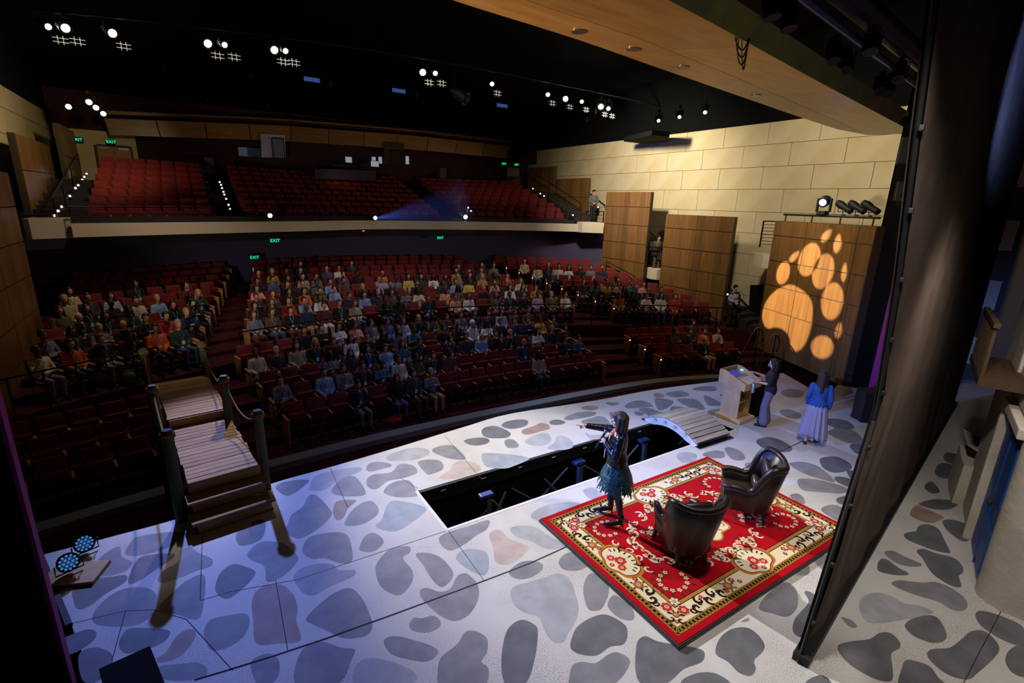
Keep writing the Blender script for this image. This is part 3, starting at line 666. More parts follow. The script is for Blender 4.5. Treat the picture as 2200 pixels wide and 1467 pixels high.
door(ay(1093,380,30.1), ay(1130,380,30.1), 4.8, 6.45, 1, 'pale double door at the top of the right balcony stair')
door((-3.0,30.1), (-1.8,30.1), 4.8, 6.7, 2, 'pale double door at the top of the left balcony stair')
# dark doorway left of the paw screen and under the side box
for k, (pts, lab) in enumerate((([(1612,612),(1640,612),(1636,705),(1606,705)], 'dark doorway in the cream wall left of the paw screen'), ([(1384,592),(1423,594),(1421,650),(1381,650)], 'dark maroon recess between the two wooden screens'))):
    X_ = XR-.03 if k == 0 else XR-.02
    b = MB().quad(*[ax(*p, X_) for p in pts]); struct(f'door_{3+k}', b, 'black_matt' if k == 0 else 'maroon_wall', lab)
# ceiling
b = MB().quad((XL-1,-4,12.0), (XR+1,-4,12.0), (XR+1,33,9.4), (XL-1,33,9.4)); struct('ceiling', b, 'black_matt', 'black ceiling of the auditorium')
b = MB().quad((XL-1,31.5,-1), (XR+1,31.5,-1), (XR+1,31.5,12), (XL-1,31.5,12)); b.quad((XL-1,-4,-1), (XR+1,-4,-1), (XR+1,-4,14), (XL-1,-4,14)); struct('wall_shell', b, 'black_matt', 'black outer shell of the building')
b = MB().quad((XL-1,-4,-1), (XL-1,33,-1), (XL-1,33,12), (XL-1,-4,12)); b.quad((XR+1,-4,-1), (XR+1,33,-1), (XR+1,33,12), (XR+1,-4,12)); struct('wall_outer', b, 'black_matt', 'black outer side walls')
# proscenium right: purple return, black drape; left: black leg with purple edge
p0, p1 = az(1864,838), az(1897,850)
b = MB(); d = (p1-p0); nrm = Vector((.9,.25,0)).normalized()
b.prism([(p0.x,p0.y), (p1.x,p1.y), (p1.x+.5,p1.y+.1), (p0.x+.5,p0.y+.1)], 0, 9); struct('wall_proscenium_right', b, 'purple_paint', 'purple painted return at the right of the stage opening')
b = MB().quad((PA.x+.25,PA.y-.05,0), (p0.x+.35,p0.y+.05,0), (p0.x+.35,p0.y+.05,9), (PA.x+.25,PA.y-.05,9)); b.quad((PA.x+.25,PA.y,0),(PA.x+1.8,PA.y+.3,0),(PA.x+1.8,PA.y+.3,9),(PA.x+.25,PA.y,9)); struct('wall_wing_right', b, 'black_matt', 'black gap between paw screen and purple return')
e = az(165,1467)
b = MB().prism([(e.x-.03,e.y), (e.x-3.4,e.y-.5), (e.x-3.4,e.y-.7), (e.x-.03,e.y-.12)], 0, 9.5); struct('wall_proscenium_left', b, 'black_matt', 'black leg at the left of the stage opening')
b = MB().prism([(e.x,e.y+.004), (e.x-.03,e.y+.004), (e.x-.03,e.y-.12), (e.x,e.y-.12)], 0, 9.5); struct('trim_7', b, 'purple_paint', 'thin purple edge of the black leg on the left')
b = MB()
for a, c in (((-2.18,8.16),(-1.64,6.46)), ((-1.64,6.46),(-1.45,5.56))): b.quad((*a,-1.02), (*c,-1.02), (*c,.0), (*a,.0))
struct('trim_8', b, 'maroon_wall', 'dark side face of the stage at its left end')
b = MB().bar((-2.2,8.16,.02), (-1.66,6.46,.02), .06, .05); struct('trim_9', b, 'black', 'black rail along the left end of the stage')
# ------------------------------------------------------------------ rails
def rail(name, label, pts, r=.022, posts=None, down=.85, group=None):
    t = thing(name, label, 'railing', tuple(Vector(pts[0])), 0, group); o0 = Vector(pts[0])
    obj('top_rail', MB().tube([Vector(p)-o0 for p in pts], r, 8), 'blackmetal', t, smooth=True)
    for p in (posts if posts is not None else pts[::max(1, len(pts)//6)]):
        p = Vector(p)-o0; obj('post', MB().tube([p, p-Vector((0,0,down))], r*.8, 8), 'blackmetal', t, smooth=True)
    return t
def arcpts(kind, i, x0, x1, dy, dz, n=14): return [Vector((x0+(x1-x0)*k/n, rowY(kind, i, x0+(x1-x0)*k/n)+dy, rowZ(kind, i)+dz)) for k in range(n+1)]
rail('cross_aisle_rail', 'black rail in front of the raised centre block', arcpts('r', 0, .9, 13.2, -.70, .85))
rail('cross_aisle_rail', 'black rail in front of the raised left block', arcpts('r', 0, -4.0, -1.0, -.70, .85, 6))
rail('cross_aisle_rail', 'black rail in front of the raised right block', arcpts('r', 0, 14.4, 18.0, -.70, .85, 6))
rail('balcony_rail', 'thin dark rail along the balcony parapet', [Vector((p.x, p.y+.15, 4.30)) for p in fp], .018, down=.28)
def aislerail(label, pts, down=.85): return rail('stair_rail', label, pts, .02, posts=pts, down=down)
aislerail('sloping handrail against the wooden screen under the balcony end', [ax(1303,562,18.05), ax(1345,583,18.05), ax(1378,603,18.05), ax(1383,612,18.0)])
aislerail('sloping handrail against the broad wooden screen', [ax(1421,622,18.0), ax(1475,650,18.0), ax(1548,690,18.0)])
aislerail('handrail of the stair on the wall left of the paw screen', [ax(1562,612,XR-.1), ax(1590,640,XR-.1), ax(1612,662,XR-.1)], .25)
aislerail('handrail on the wall above the upper right landing', [ax(1266,414,XR-.1), ax(1300,441,XR-.1)], .15)
aislerail('handrail on the wall above the landing between wooden screens', [ax(1394,496,XR-.1), ax(1424,521,XR-.1)], .15)
aislerail('long handrail of the right balcony stair', [ax(1150,376,18.6), ax(1180,392,18.6), ax(1215,415,18.6), ax(1248,437,18.6)], .8)
aislerail('handrail of the left balcony stair', [(-3.4,27.6,6.2), (-3.4,25.2,5.6), (-3.35,22.6,5.0), (-3.3,20.4,4.5)], .8)
# balcony side stairs (steps), landings with white curved fronts
mat('step_dark', '#2a1f1e', .8)
def stair(label, x, y0, y1, z0, z1, w, n):
    t = thing('side_stair', label, 'stairs', (x, y0, 0))
    for k in range(n): obj('step', MB().box((0, (y1-y0)*(k+.5)/n, z0+(z1-z0)*(k+.5)/n-.1), (w, abs(y1-y0)/n+.02, .2+abs(z1-z0)/n)), 'step_dark', t)
    return t
def stair2(label, A, B, dx, w, n):
    t = thing('side_stair', label, 'stairs', (B.x, B.y, 0))
    for k in range(n): p = B.lerp(A, (k+.5)/n)-Vector((B.x, B.y, 0)); obj('step', MB().box((p.x+dx, p.y, p.z-.22), (w, abs(A.y-B.y)/n+.03, .30)), 'step_dark', t)
stair2('dark stepped stair up the left side of the balcony', ay(186,373,27.4), ay(111,472,20.2), -.58, 1.0, 12)
stair2('dark stepped stair up the right side of the balcony', ay(1145,405,26.5), ay(1231,462,20.6), .62, 1.0, 11)
stair('carpeted steps behind the broad screen left of the paw screen', 18.95, 10.9, 13.2, .2, 1.2, 1.1, 6)
stair('dark steps between the two tall wooden screens', 19.0, 15.6, 17.3, 2.4, 3.4, 1.1, 5)
def landing(label, pts, zt, h):
    P = [ax(p[0], p[1], p[2]) for p in pts]; P = [Vector((p.x, p.y, zt-h)) for p in P]; b = MB()
    for a, d in zip(P, P[1:]): b.quad(a, d, Vector((d.x,d.y,zt)), Vector((a.x,a.y,zt)))
    far = [Vector((XR-.05, P[0].y, zt)), Vector((XR-.05, P[-1].y, zt))]
    b.add([Vector((p.x,p.y,zt)) for p in P]+[far[1], far[0]], [tuple(range(len(P)+2))]); b.add([Vector((p.x,p.y,zt-h)) for p in P]+[far[1]-Vector((0,0,h)), far[0]-Vector((0,0,h))], [tuple(range(len(P)+2))])
    return struct('trim_10', b, 'fascia', label)
landing('white curved landing front between the wooden screens', [(1384,590,18.55),(1396,594,18.35),(1410,594,18.35),(1421,590,18.55)], 1.98, .5)
landing('pale box landing left of the paw screen top', [(1622,545,18.3),(1640,548,18.0),(1668,552,18.0)], 3.20, .5)
def gridrail(label, A, B, h, n, vert):
    A, B = Vector(A), Vector(B); t = thing('guard_rail', label, 'railing', tuple(A)); D = B-A; up = Vector((0,0,h))
    obj('frame', MB().bar((0,0,0), up, .04).bar(D, D+up, .04).bar(up, D+up, .04), 'blackmetal', t)
    for k in range(1, n): obj('bar', (MB().bar(D*(k/n), D*(k/n)+up, .02) if vert else MB().bar(up*(k/n), D+up*(k/n), .02)), 'blackmetal', t)
    return t
q0, q1 = ax(1632,531,18.0), ax(1660,533,18.0); gridrail('black ladder rail on the box beside the paw screen', q0, q1, .95, 8, False)
q0, q1 = ax(1258,484,18.5), ax(1295,486,18.5); gridrail('black guard rail on the upper right landing', q0, q1, .75, 4, False)
q0, q1 = ax(1386,567,18.3), ax(1421,570,18.3); gridrail('black guard rail on the landing between wooden screens', q0, q1, .8, 3, True)
# tech booth and pale screens at the back of the balcony
mat('screen_cloth', '#c4c8ec', .8); mat('booth_glow', '#1a1d26', .4)  # bluish light on the pale cloth is put into its colour
t = thing('hanging_screen', 'pale cloth square with a folding rail in front, left of the booth', 'screen', ay(562,338,29.3)); w = ay(614,338,29.3)-ay(562,338,29.3)
A0 = ay(562,338,29.3); K = [ay(*p, 29.3)-A0 for p in [(562,338),(614,339),(612,290),(560,287)]]; obj('cloth', MB().add(K+[k+Vector((0,.04,0)) for k in K], [(0,1,2,3),(4,5,6,7),(0,1,5,4),(1,2,6,5),(2,3,7,6),(3,0,4,7)]), 'screen_cloth', t)
gridrail('black barred rail before the pale cloth square', ay(587,340,29.1), ay(612,341,29.1), .95, 6, True)
t = thing('hanging_screen', 'dim tan cloth square with barred rails, right of the booth', 'screen', ay(826,352,29.3)); A0 = ay(826,352,29.3); K = [ay(*p, 29.3)-A0 for p in [(826,352),(866,354),(868,308),(825,304)]]
mat('screen_tan', '#4a4030', .8); obj('cloth', MB().add(K+[k+Vector((0,.04,0)) for k in K], [(0,1,2,3),(4,5,6,7),(0,1,5,4),(1,2,6,5),(2,3,7,6),(3,0,4,7)]), 'screen_tan', t)
gridrail('black barred rail before the tan cloth square', ay(838,353,29.1), ay(864,355,29.1), .75, 6, True)
mat('booth_front', '#3b3450', .7); A0 = ay(676,385,28.9); b = MB(); K = [ay(*p, 28.9)-A0 for p in [(676,384),(808,387),(807,367),(676,362)]]; b.add(K+[k+Vector((0,.5,0)) for k in K], [(0,1,2,3),(4,5,6,7),(0,1,5,4),(1,2,6,5),(2,3,7,6),(3,0,4,7)])
t = thing('control_desk', 'violet fronted control desk at the back of the balcony', 'desk', A0); obj('front', b, 'booth_front', t); obj('console', MB().box((1.6,.5,.78), (1.2,.5,.12), bev=.02), 'black', t); obj('monitor', MB().box((3.4,.5,1.0), (.5,.05,.35)), 'black', t)
emission('monitor_glow', '#cfe0f0', .35); obj('screen_face', MB().box((3.4,.47,1.0), (.44,.01,.29)), 'monitor_glow', t)
for k, (px, py) in enumerate([(527,326),(546,327)]):
    o = obj('booth_window', MB().box((0,0,0), (.62,.05,.42)), M['monitor_glow'] if False else None, None, ay(px, py, 30.2)); emission(f'dim_glass{k}', '#8fa0b8' if k == 0 else '#46505e', .10); o.data.materials.append(M[f'dim_glass{k}']); tag(o, f'dim lit booth window behind the balcony, {["left","right"][k]} pane', 'window')
for k, (px, py, w_, h_) in enumerate([(749,343,.35,.3),(803,344,.22,.36),(817,344,.2,.36),(875,344,.2,.45)]):
    o = obj('lit_monitor', MB().box((0,0,0), (w_,.06,h_), bev=.01), 'monitor_glow', None, ay(px, py, 30.2)); tag(o, f'small glowing monitor in the control booth, {ORD[k+1]} from left', 'monitor', 'booth monitors')
for k, (px, py) in enumerate([(450,356),(952,375)]):
    t = thing('notice_board', f'grey notice panel at the top of the {["left","right"][k]} balcony aisle', 'notice', ay(px, py, 29.6)); mat(f'notice{k}', '#5a564e', .8); obj('sheet', MB().box((0,0,0), (.38,.03,.75)), f'notice{k}', t); obj('frame', MB().box((0,.02,0), (.44,.02,.81)), 'black', t)
# ================================================================== SEATS
def seat_meshes(rounded):
    d = {}
    b = MB(); rings = []
    for k, (z, y, w, th) in enumerate([(.40,-.17,.43,.05),(.46,-.19,.45,.085),(.62,-.235,.45,.09),(.78,-.275,.45,.085),(.90,-.30,.44,.075),(.945 if rounded else .935,-.31,.34 if rounded else .42,.05)]):
        h = w/2; rings.append([Vector((x*h, y+t*th/2+(.02*(1-x*x) if t < 0 else -.015*(1-x*x)*-1), z)) for x, t in ((-1,-.6),(-.7,-1),(0,-1),(.7,-1),(1,-.6),(1,.6),(.7,1),(0,1),(-.7,1),(-1,.6))])
    d['seat_back'] = fin(b.loft(rings).mesh('seat_back'), 50)
    Mx = Matrix.Rotation(math.radians(74), 3, 'X')
    d['cushion_up'] = fin(MB().box((0,-.04,.56), (.43,.40,.085), Mx, .03).mesh('cushion'), 50)
    d['cushion_down'] = fin(MB().box((0,.05,.43), (.43,.42,.09), None, .03).mesh('cushion'), 50)
    b = MB().box((0,.0,.40), (.40,.06,.05)).bar((0,-.1,.4), (0,-.02,.02), .06, .10).box((0,-.02,.01), (.16,.22,.02)); d['frame'] = b.mesh('frame')
    d['armrest'] = fin(MB().box((-.25,-.02,.60), (.055,.34,.035), None, .012).mesh('armrest'), 50)
    d['arm_support'] = MB().box((-.25,-.05,.33), (.03,.22,.52)).mesh('arm_support')
    return d
SM = seat_meshes(False); SB = seat_meshes(True)
MATS = dict(seat_back='seat_red', cushion_up='seat_red', cushion_down='seat_red', frame='seat_black', armrest='oak_arm', arm_support='seat_black')
for D in (SM, SB):
    for k, m in D.items(): m.materials.append(M[MATS[k]])
def blocks(kind, i):
    if kind == 'f':
        o = [('centre', 1.45-.17*i, 11.3+.05*i)]
        if i <= 2: o += [('left', -3.55, -1.05), ('right', 13.6, 17.05)]
        return o
    if kind == 'r':
        t = i/8; return [('left', -3.35, -.2+1.45*t), ('centre', 1.15+1.15*t, 12.9-.9*t), ('right', 14.4-1.0*t, 17.7)]
    return [('left', -2.5, .9), ('centre', 1.95, 10.7), ('right', 12.1, 17.5)]
ROWS = [('f', i) for i in range(5)]+[('r', i) for i in range(9)]
def rowname(kind, i): return f'row {ORD[i+1]} from the stage' if kind == 'f' else f'row {ORD[i+1]} behind the rail'
slots = []
for kind, i in ROWS+[('b', j) for j in range(8)]:
    for blk, xa, xb in blocks(kind, i):
        xm = (xa+xb)/2; sl = abs(rowDir(kind, i, xm)-PI); w = .515*math.cos(sl)
        n = max(1, int((xb-xa)/w)); w = (xb-xa)/n
        for q in range(n):
            x = xa+w*(q+.5); slots.append(dict(kind=kind, i=i, blk=blk, q=q, n=n, x=x, y=rowY(kind, i, x), z=rowZ(kind, i), rz=rowDir(kind, i, x), occ=False))
# ================================================================== AUDIENCE (head sight point, clothing, hair)
ZR = dict(A=(0,560,.2045), B=(400,540,.17045), C=(650,540,.17045), D=(900,540,.17045), E=(1150,540,.17045), F=(780,700,.17045), G=(500,700,.17045), H=(1300,560,.20455), P=(0,0,1))
PPL = """A 540,490 be O jacket|665,400 cr K blouse|840,380 dg d vest|765,500 ol K coat|935,460 bk K top|1140,420 pb K jacket|1145,540 bk K top|1310,430 bk x top|1390,490 gn K sweater|1490,390 cr k sweater|1580,450 bl o jacket|1760,470 bk K dress|1780,560 rd d shirt|1535,230 bk K top|1940,310 mr d shirt|1580,570 bk k suit|1890,630 nv o top|1700,690 or k jacket|790,660 bk x shirt|1020,630 gy g shirt|1310,715 nv x shirt|1500,690 bk K top|895,780 bk K top|1105,760 bk r top|660,790 gy k cardigan|450,880 cr k cardigan|195,890 bk g top|660,970 or K top|890,890 bk x blazer kh|1110,850 bk g polo gy|1365,870 bk k top pb|380,1000 dg O top|80,1040 dg K dress|1570,840 dg K sweater db|1805,780 gn g jacket db
P 434,628 gn O jacket db|402,669 bk K tee
B 1475,150 nv d shirt|1445,240 bk d shirt|960,260 mr d jacket|1125,255 ms o cardigan|1300,250 bk K top|1260,330 mr K top|1070,350 db d shirt|985,380 bk k top|880,440 pe d shirt|1470,320 be d shirt|1220,420 bk d top|1365,420 dg d top|1525,370 gy k shirt|800,545 dg k shirt|1000,540 br R shirt|1175,520 bk K top|1350,535 or d sweater|1540,490 ol d shirt|1700,290 gy d shirt|1740,210 pu d shirt|1720,380 bl k shirt|750,660 bk K top|965,670 bk B top|1215,630 rd d cardigan|1365,590 bl d shirt|1570,590 wh K blouse|1290,760 bk k top|1525,710 nv x blazer kh|1700,720 mr d jacket wh|705,800 gy B jacket|930,790 br B blazer db|1105,770 kh k vest|880,1290 cr k jacket db|1160,1270 dg g hoodie|1350,1220 be K jacket|1590,1010 bk k top|1560,1180 bk O top
C 430,210 wh k jacket|530,280 pu d shirt|695,170 dg k top|690,280 bk k shirt|520,360 br k top|680,440 bk O top|400,510 bl d shirt|590,550 nv d suit|765,580 bl d shirt|905,530 dg g shirt|1070,510 br d jacket|860,440 bk g jacket|1040,440 bk d top|985,330 li d shirt|990,270 ms d shirt|1150,350 gy k top|1265,340 ye K top|1385,240 dg k shirt|1440,330 dg K top|1550,320 wh K top|1720,390 dg k top|1450,440 bk d top|1240,520 gy g shirt|1525,510 cr k sweater|1690,470 pe k cardigan|1290,610 bk k shirt|1525,610 bk d shirt|1120,620 bk k top|430,690 bk b jacket|615,660 be b sweater db|320,950 bk k jacket|530,980 wh K vest|740,940 pe k sweater|880,920 gy d tee|1080,900 db d shirt|1290,870 pb R blouse|1420,870 bk O top|1610,860 ol K jacket|985,1060 bk K top|770,1090 bk d jacket|530,1110 wh K top|360,1190 bk k shirt|1190,1080 gy B jacket|1410,1030 te k blouse|1040,1180 bl d shirt|1245,1190 te K blouse|1470,1180 bk k suit|460,1310 gy K cardigan|660,1290 dg K blouse|880,1360 db k shirt|1455,1390 ol K jacket|1700,310 bk K top
F 15,150 nv d jacket|40,530 bk d suit|300,480 cr k sweater|500,490 dg d jacket|870,420 bk d sweater|1140,400 br k jacket|440,710 bk K jacket db|760,610 gy g shirt kh|1020,190 bk d suit|1210,180 dg k jacket|1385,130 bl x tee|1660,130 bk k jacket
G 620,700 gy k blazer|1050,620 bl k shirt|1300,620 gy k sweater|1520,580 bk d jacket
D 400,220 ms k top|555,210 bk d top|660,160 dg d shirt|680,220 te d shirt|750,160 gy d shirt|1035,100 cr k shirt|1185,140 cr x shirt|340,310 gy d jacket|470,310 bk d top|600,290 ms O cardigan|855,280 bk d top|745,300 dg K top|1080,300 rd d blouse|1140,360 wh d blouse|930,360 dg o top|1010,370 pk d top|400,370 bl d shirt|530,400 ye k top|750,440 bk g suit|900,480 dg d shirt|1035,460 wh K top|365,490 ol K jacket|460,580 pe k cardigan|635,570 wh B blouse|910,560 br R top|1040,560 nv k top|770,620 dg d top|1200,480 dg K top|1285,450 ms d top|1220,550 bk d suit|1325,550 li k blouse|1445,430 bk x suit|1480,530 ol o top|1630,510 wh k blouse|1690,370 gy k shirt|1500,300 gy d shirt|1470,220 dg d shirt|1590,220 nv g shirt|1700,210 wh d shirt|290,840 dg d top|460,830 gy d cardigan|650,820 nv d jacket|800,810 nv d shirt|1085,780 pb K blouse|1345,790 br d jacket|1560,740 mr k shirt|1690,740 li K blouse|330,960 bk d top|460,960 bk K top|655,950 wh w tunic|810,950 wh K blouse|990,910 bk b jacket|1190,890 nv k shirt|1390,920 nv k shirt|1510,880 ye k vest|1660,880 dg d top|1165,1040 bk o jacket|1245,1170 nv x suit|1600,1010 wh K cardigan|1570,1330 be K jacket|1740,1060 nv d shirt|20,1210 nv K jacket
E 350,220 wh K vest|460,200 bk k jacket|590,215 gy d sweater|685,200 nv d suit|455,360 dg d shirt|415,440 ms O jacket kh|525,420 bk o jacket|650,420 dg d shirt|800,420 te k sweater|905,415 ye b top|985,350 gn k shirt|1035,410 pk d shirt|1135,400 te k jacket|610,510 bk K top|730,500 ms B vest|830,550 bk g cardigan|970,520 bk K top|1060,560 wh O blouse|1105,500 bk K top|1340,450 pk d shirt|1310,500 gn g jacket|1410,500 bk d top|1530,490 te k top|1250,610 nv k jacket|1340,590 wh d top|1450,590 ms k top|1575,600 wh K top db|1730,590 rd b dress|1255,780 be k jacket|635,840 bl d shirt|745,950 kh x shirt|605,990 bk d suit|460,990 mr b cardigan|345,980 nv g shirt|915,1090 bl d vest|1040,1250 db d dress
H 790,560 li b dress|980,550 bk k suit|1145,550 bk k suit|745,750 br B jacket|950,750 bk d top|1090,750 or d jacket|1220,730 be d sweater|1100,845 bk x jacket kh|995,680 dg d top"""
COL = dict(bk=('black','#141416'), nv=('navy','#1c2544'), gy=('grey','#73747c'), dg=('charcoal','#34353b'), wh=('white','#dcdad8'), cr=('cream','#cfc3a4'), be=('beige','#ab9a7e'), bl=('light blue','#86a4cc'), pb=('pale blue','#a7b7d0'), db=('denim blue','#3f5c8c'), ol=('olive','#58562f'), gn=('dark green','#23392f'), rd=('red','#b02a20'), mr=('maroon','#501c25'), pk=('pink','#cf918c'), pe=('peach','#dc9c7e'), ms=('mustard','#ad842f'), ye=('yellow','#cdb850'), te=('teal','#33656e'), br=('brown','#5f4633'), kh=('khaki','#ad996c'), pu=('purple','#5d4d7c'), li=('lilac','#aca0c4'))
COL['or'] = ('orange', '#cf5c1f')
HAIR = dict(k=('short black hair','#0d0b0b'), d=('short dark hair','#1d1310'), b=('short brown hair','#3f2718'), o=('short blond hair','#a8834c'), g=('short grey hair','#8b8884'), r=('short auburn hair','#5c2716'), x=('bald head', None), w=('white headscarf','#d8d8dc'),
            K=('long black hair','#0d0b0b'), D=('long dark hair','#1d1310'), B=('long brown hair','#3f2718'), O=('long blond hair','#a8834c'), R=('long auburn hair','#5c2716'))
# ------------------------------------------------------------------ seated figure, three arm poses
def seated(pose):
    hip, ch, sh, nk, hd = Vector((0,-.13,.53)), Vector((0,-.17,.78)), Vector((0,-.20,.97)), Vector((0,-.19,1.08)), Vector((0,-.165,1.21))
    S = {'lap': [((.23,-.13,.70),(.09,.12,.60)), ((-.23,-.13,.70),(-.07,.13,.60))], 'clap': [((.24,-.08,.74),(.03,.13,.86)), ((-.24,-.08,.74),(-.03,.13,.86))], 'chin': [((.22,.0,.68),(.05,.03,1.06)), ((-.22,-.05,.68),(.10,.10,.66))]}[pose]
    body, top, leg = MB(), MB(), MB()
    def torso(b, g):
        b.loft([[Vector((x*(w+g), y0+y*(d+g), z)) for x, y in [(math.cos(2*PI*k/14), math.sin(2*PI*k/14)) for k in range(14)]] for z, w, d, y0 in ((.46,.15,.11,-.12),(.56,.165,.125,-.13),(.68,.145,.11,-.15),(.82,.16,.115,-.18),(.92,.17,.105,-.20),(.985,.13,.08,-.20),(1.02,.06,.055,-.195))])
    torso(body, 0); torso(top, .018)
    body.cap((0,-.195,1.0), .052, (0,-.18,1.10), .048); body.ell(hd, (.082,.10,.12), 14, 10); body.ell((0,-.075,1.20), (.014,.02,.022), 8, 6)
    for s in (-1, 1): body.ell((s*.078,-.17,1.205), (.012,.022,.032), 8, 6)
    body.ell((0,-.09,1.145), (.04,.03,.03), 10, 6)
    for s, (el, ha) in zip((1, -1), S):
        shp = Vector((s*.165,-.195,.945)); el, ha = Vector(el), Vector(ha); wr = el.lerp(ha, .82)
        body.cap(shp, .042, el, .036); body.cap(el, .034, wr, .024); body.ell(ha, (.036,.044,.028), 10, 8)
        dr = (ha-wr).normalized()
        for f in (-.5, 0, .5): body.cap(ha, .012, ha+dr*.06+Vector((f*.03,0,-.01)), .009, 6)
        top.cap(shp, .062, el, .052); top.cap(el, .052, wr, .04)
    for s in (-1, 1):
        h_, kn, an = Vector((s*.09,-.08,.50)), Vector((s*.12,.34,.53)), Vector((s*.12,.33,.10))
        body.cap(h_, .075, kn, .055); body.cap(kn, .05, an, .036); body.cap((s*.12,.31,.05), .038, (s*.13,.47,.04), .03)
        leg.cap(h_+Vector((0,-.04,0)), .092, kn, .07); leg.cap(kn, .068, an+Vector((0,0,.03)), .055)
    leg.ell((0,-.1,.50), (.17,.13,.10), 14, 8)
    sho = MB()
    for s in (-1, 1): sho.cap((s*.12,.32,.055), .046, (s*.13,.50,.04), .036); 
    return [remesh(body, .017, 2, 'body'), remesh(top, .02, 2, 'top'), remesh(leg, .022, 2, 'trousers'), fin(sho.mesh('shoes'), 'all')]
POSE = {p: seated(p) for p in ('lap', 'clap', 'chin')}
def hair_meshes():
    d = {}; c = Vector((0,-.165,1.21))
    b = MB(); b.ell(c+Vector((0,-.018,.022)), (.096,.114,.122), 14, 10); d['short'] = remesh(b, .014, 1, 'hair')
    b = MB(); b.ell(c+Vector((0,-.022,.022)), (.099,.116,.124), 14, 10)
    for s in (-1, 1): b.cap((s*.075,-.19,1.22), .035, (s*.10,-.18,.98), .04); b.cap((s*.04,-.25,1.22), .045, (s*.07,-.25,.95), .045)
    b.cap((0,-.26,1.2), .05, (0,-.27,.94), .05); d['long'] = remesh(b, .015, 1, 'hair')
    b = MB(); b.ell(c+Vector((0,-.02,.015)), (.106,.122,.138), 14, 10); b.cap((0,-.2,1.12), .085, (0,-.19,1.0), .14); d['scarf'] = remesh(b, .016, 2, 'headscarf')
    return d
HM = hair_meshes()
def carve(me, front):                          # open the face: drop hair faces on the front below the fringe
    bm = bmesh.new(); bm.from_mesh(me)
    kill = [f for f in bm.faces if f.calc_center_median().y > -.115 and f.calc_center_median().z < 1.275 and abs(f.calc_center_median().x) < (.066 if front else .075)]
    bmesh.ops.delete(bm, geom=kill, context='FACES'); bm.to_mesh(me); bm.free()
for k in HM: carve(HM[k], k == 'long')
b = MB()
for s in (-1, 1): b.bar((s*.055,-.135,1.01), (s*.045,-.055,.92), .012, .004, (0,1,0)).bar((s*.045,-.055,.92), (0,-.02,.74), .012, .004, (0,1,0))
LAN = b.mesh('lanyard'); BAD = MB().box((0,-.012,.69), (.085,.008,.11)).mesh('badge')
LAN.materials.append(M['lanyard']); BAD.materials.append(M['paper'])
for p in POSE.values():
    for me, m in zip(p, ('skin', 'cloth', 'cloth', 'shoe')): me.materials.append(M[m])
for k, me in HM.items(): me.materials.append(M['cloth' if k == 'scarf' else 'hair'])
SKIN = ['#d3a083', '#c98f70', '#b57a58', '#8a5a3e', '#6a4229', '#d8ab90', '#c79a7c', '#4f3020']
random.seed(11)
people = []
for line in PPL.split('\n'):
    zt, rest = line.split(' ', 1); ox, oy, s = ZR[zt]
    for ent in rest.split('|'):
        f = ent.split(); x, y = map(float, f[0].split(',')); px, py = ox+x*s, oy+y*s
        cands = []
        for kind, i in ROWS:
            z = rowZ(kind, i); P = az(px, py, z+1.09); d = P.y-(rowY(kind, i, P.x)+.17)
            cands.append((abs(d), kind, i, P.x, blocks(kind, i)))
        cands.sort(key=lambda c: c[0]); done = None
        for dd, kind, i, X, _ in cands[:2]:
            ss = sorted((sl for sl in slots if sl['kind'] == kind and sl['i'] == i and not sl['occ']), key=lambda q: abs(q['x']-X))
            if ss and abs(ss[0]['x']-X) < .55: done = ss[0]; break
        if not done: continue
        done['occ'] = True
        people.append(dict(slot=done, col=f[1], hair=f[2], gar=f[3] if len(f) > 3 else 'top', leg=f[4] if len(f) > 4 else random.choice(['bk','bk','dg','nv','db','dg','br','gy'])))
# ------------------------------------------------------------------ build: nearest 300 orchestra seats one by one, the rest as stuff
orch = sorted((s for s in slots if s['kind'] != 'b'), key=lambda s: (Vector((s['x'], s['y'], s['z']))-CO).length)
bykey = {}
near = orch[:300]
for s in near:
    t = thing('auditorium_seat', f'red auditorium seat, {ORD[s["q"]+1]} from left in {s["blk"]} block, {rowname(s["kind"], s["i"])}', 'seat', (s['x'], s['y'], s['z']), s['rz'], 'red auditorium seats')
    for nm, key in (('seat_back','seat_back'), ('cushion','cushion_down' if s['occ'] else 'cushion_up'), ('frame','frame'), ('armrest','armrest')):
        obj(nm, SM[key], None, t)
    obj('arm_support', SM['arm_support'], None, t)
def joined(name, label, src, D, parts):
    t = thing(name, label, 'seats'); t['kind'] = 'stuff'
    for nm, key, cond in parts:
        V, F = [], []; me = D[key]; mv = [v.co.copy() for v in me.vertices]; mf = [tuple(p.vertices) for p in me.polygons]
        for s in src:
            if not cond(s): continue
            Mt = Matrix.Translation((s['x'], s['y'], s['z'])) @ Matrix.Rotation(s['rz'], 4, 'Z'); b0 = len(V)
            V += [tuple(Mt @ v) for v in mv]; F += [tuple(b0+k for k in f) for f in mf]
        m2 = bpy.data.meshes.new(nm); m2.from_pydata(V, [], F); m2.update(); fin(m2, 50); m2.materials.append(M[MATS[key]]); o = obj(nm, m2, None, t); o['kind'] = 'stuff'
joined('seating', 'far rows of red seats under the balcony', orch[300:], SM, (('seat_back','seat_back',lambda s: True), ('cushion','cushion_up',lambda s: not s['occ']), ('armrest','armrest',lambda s: True), ('frame','frame',lambda s: True)))
joined('balcony_seating', 'rows of round topped red seats filling the balcony', [s for s in slots if s['kind'] == 'b'], SB, (('seat_back','seat_back',lambda s: True), ('cushion','cushion_up',lambda s: True), ('armrest','armrest',lambda s: True)))
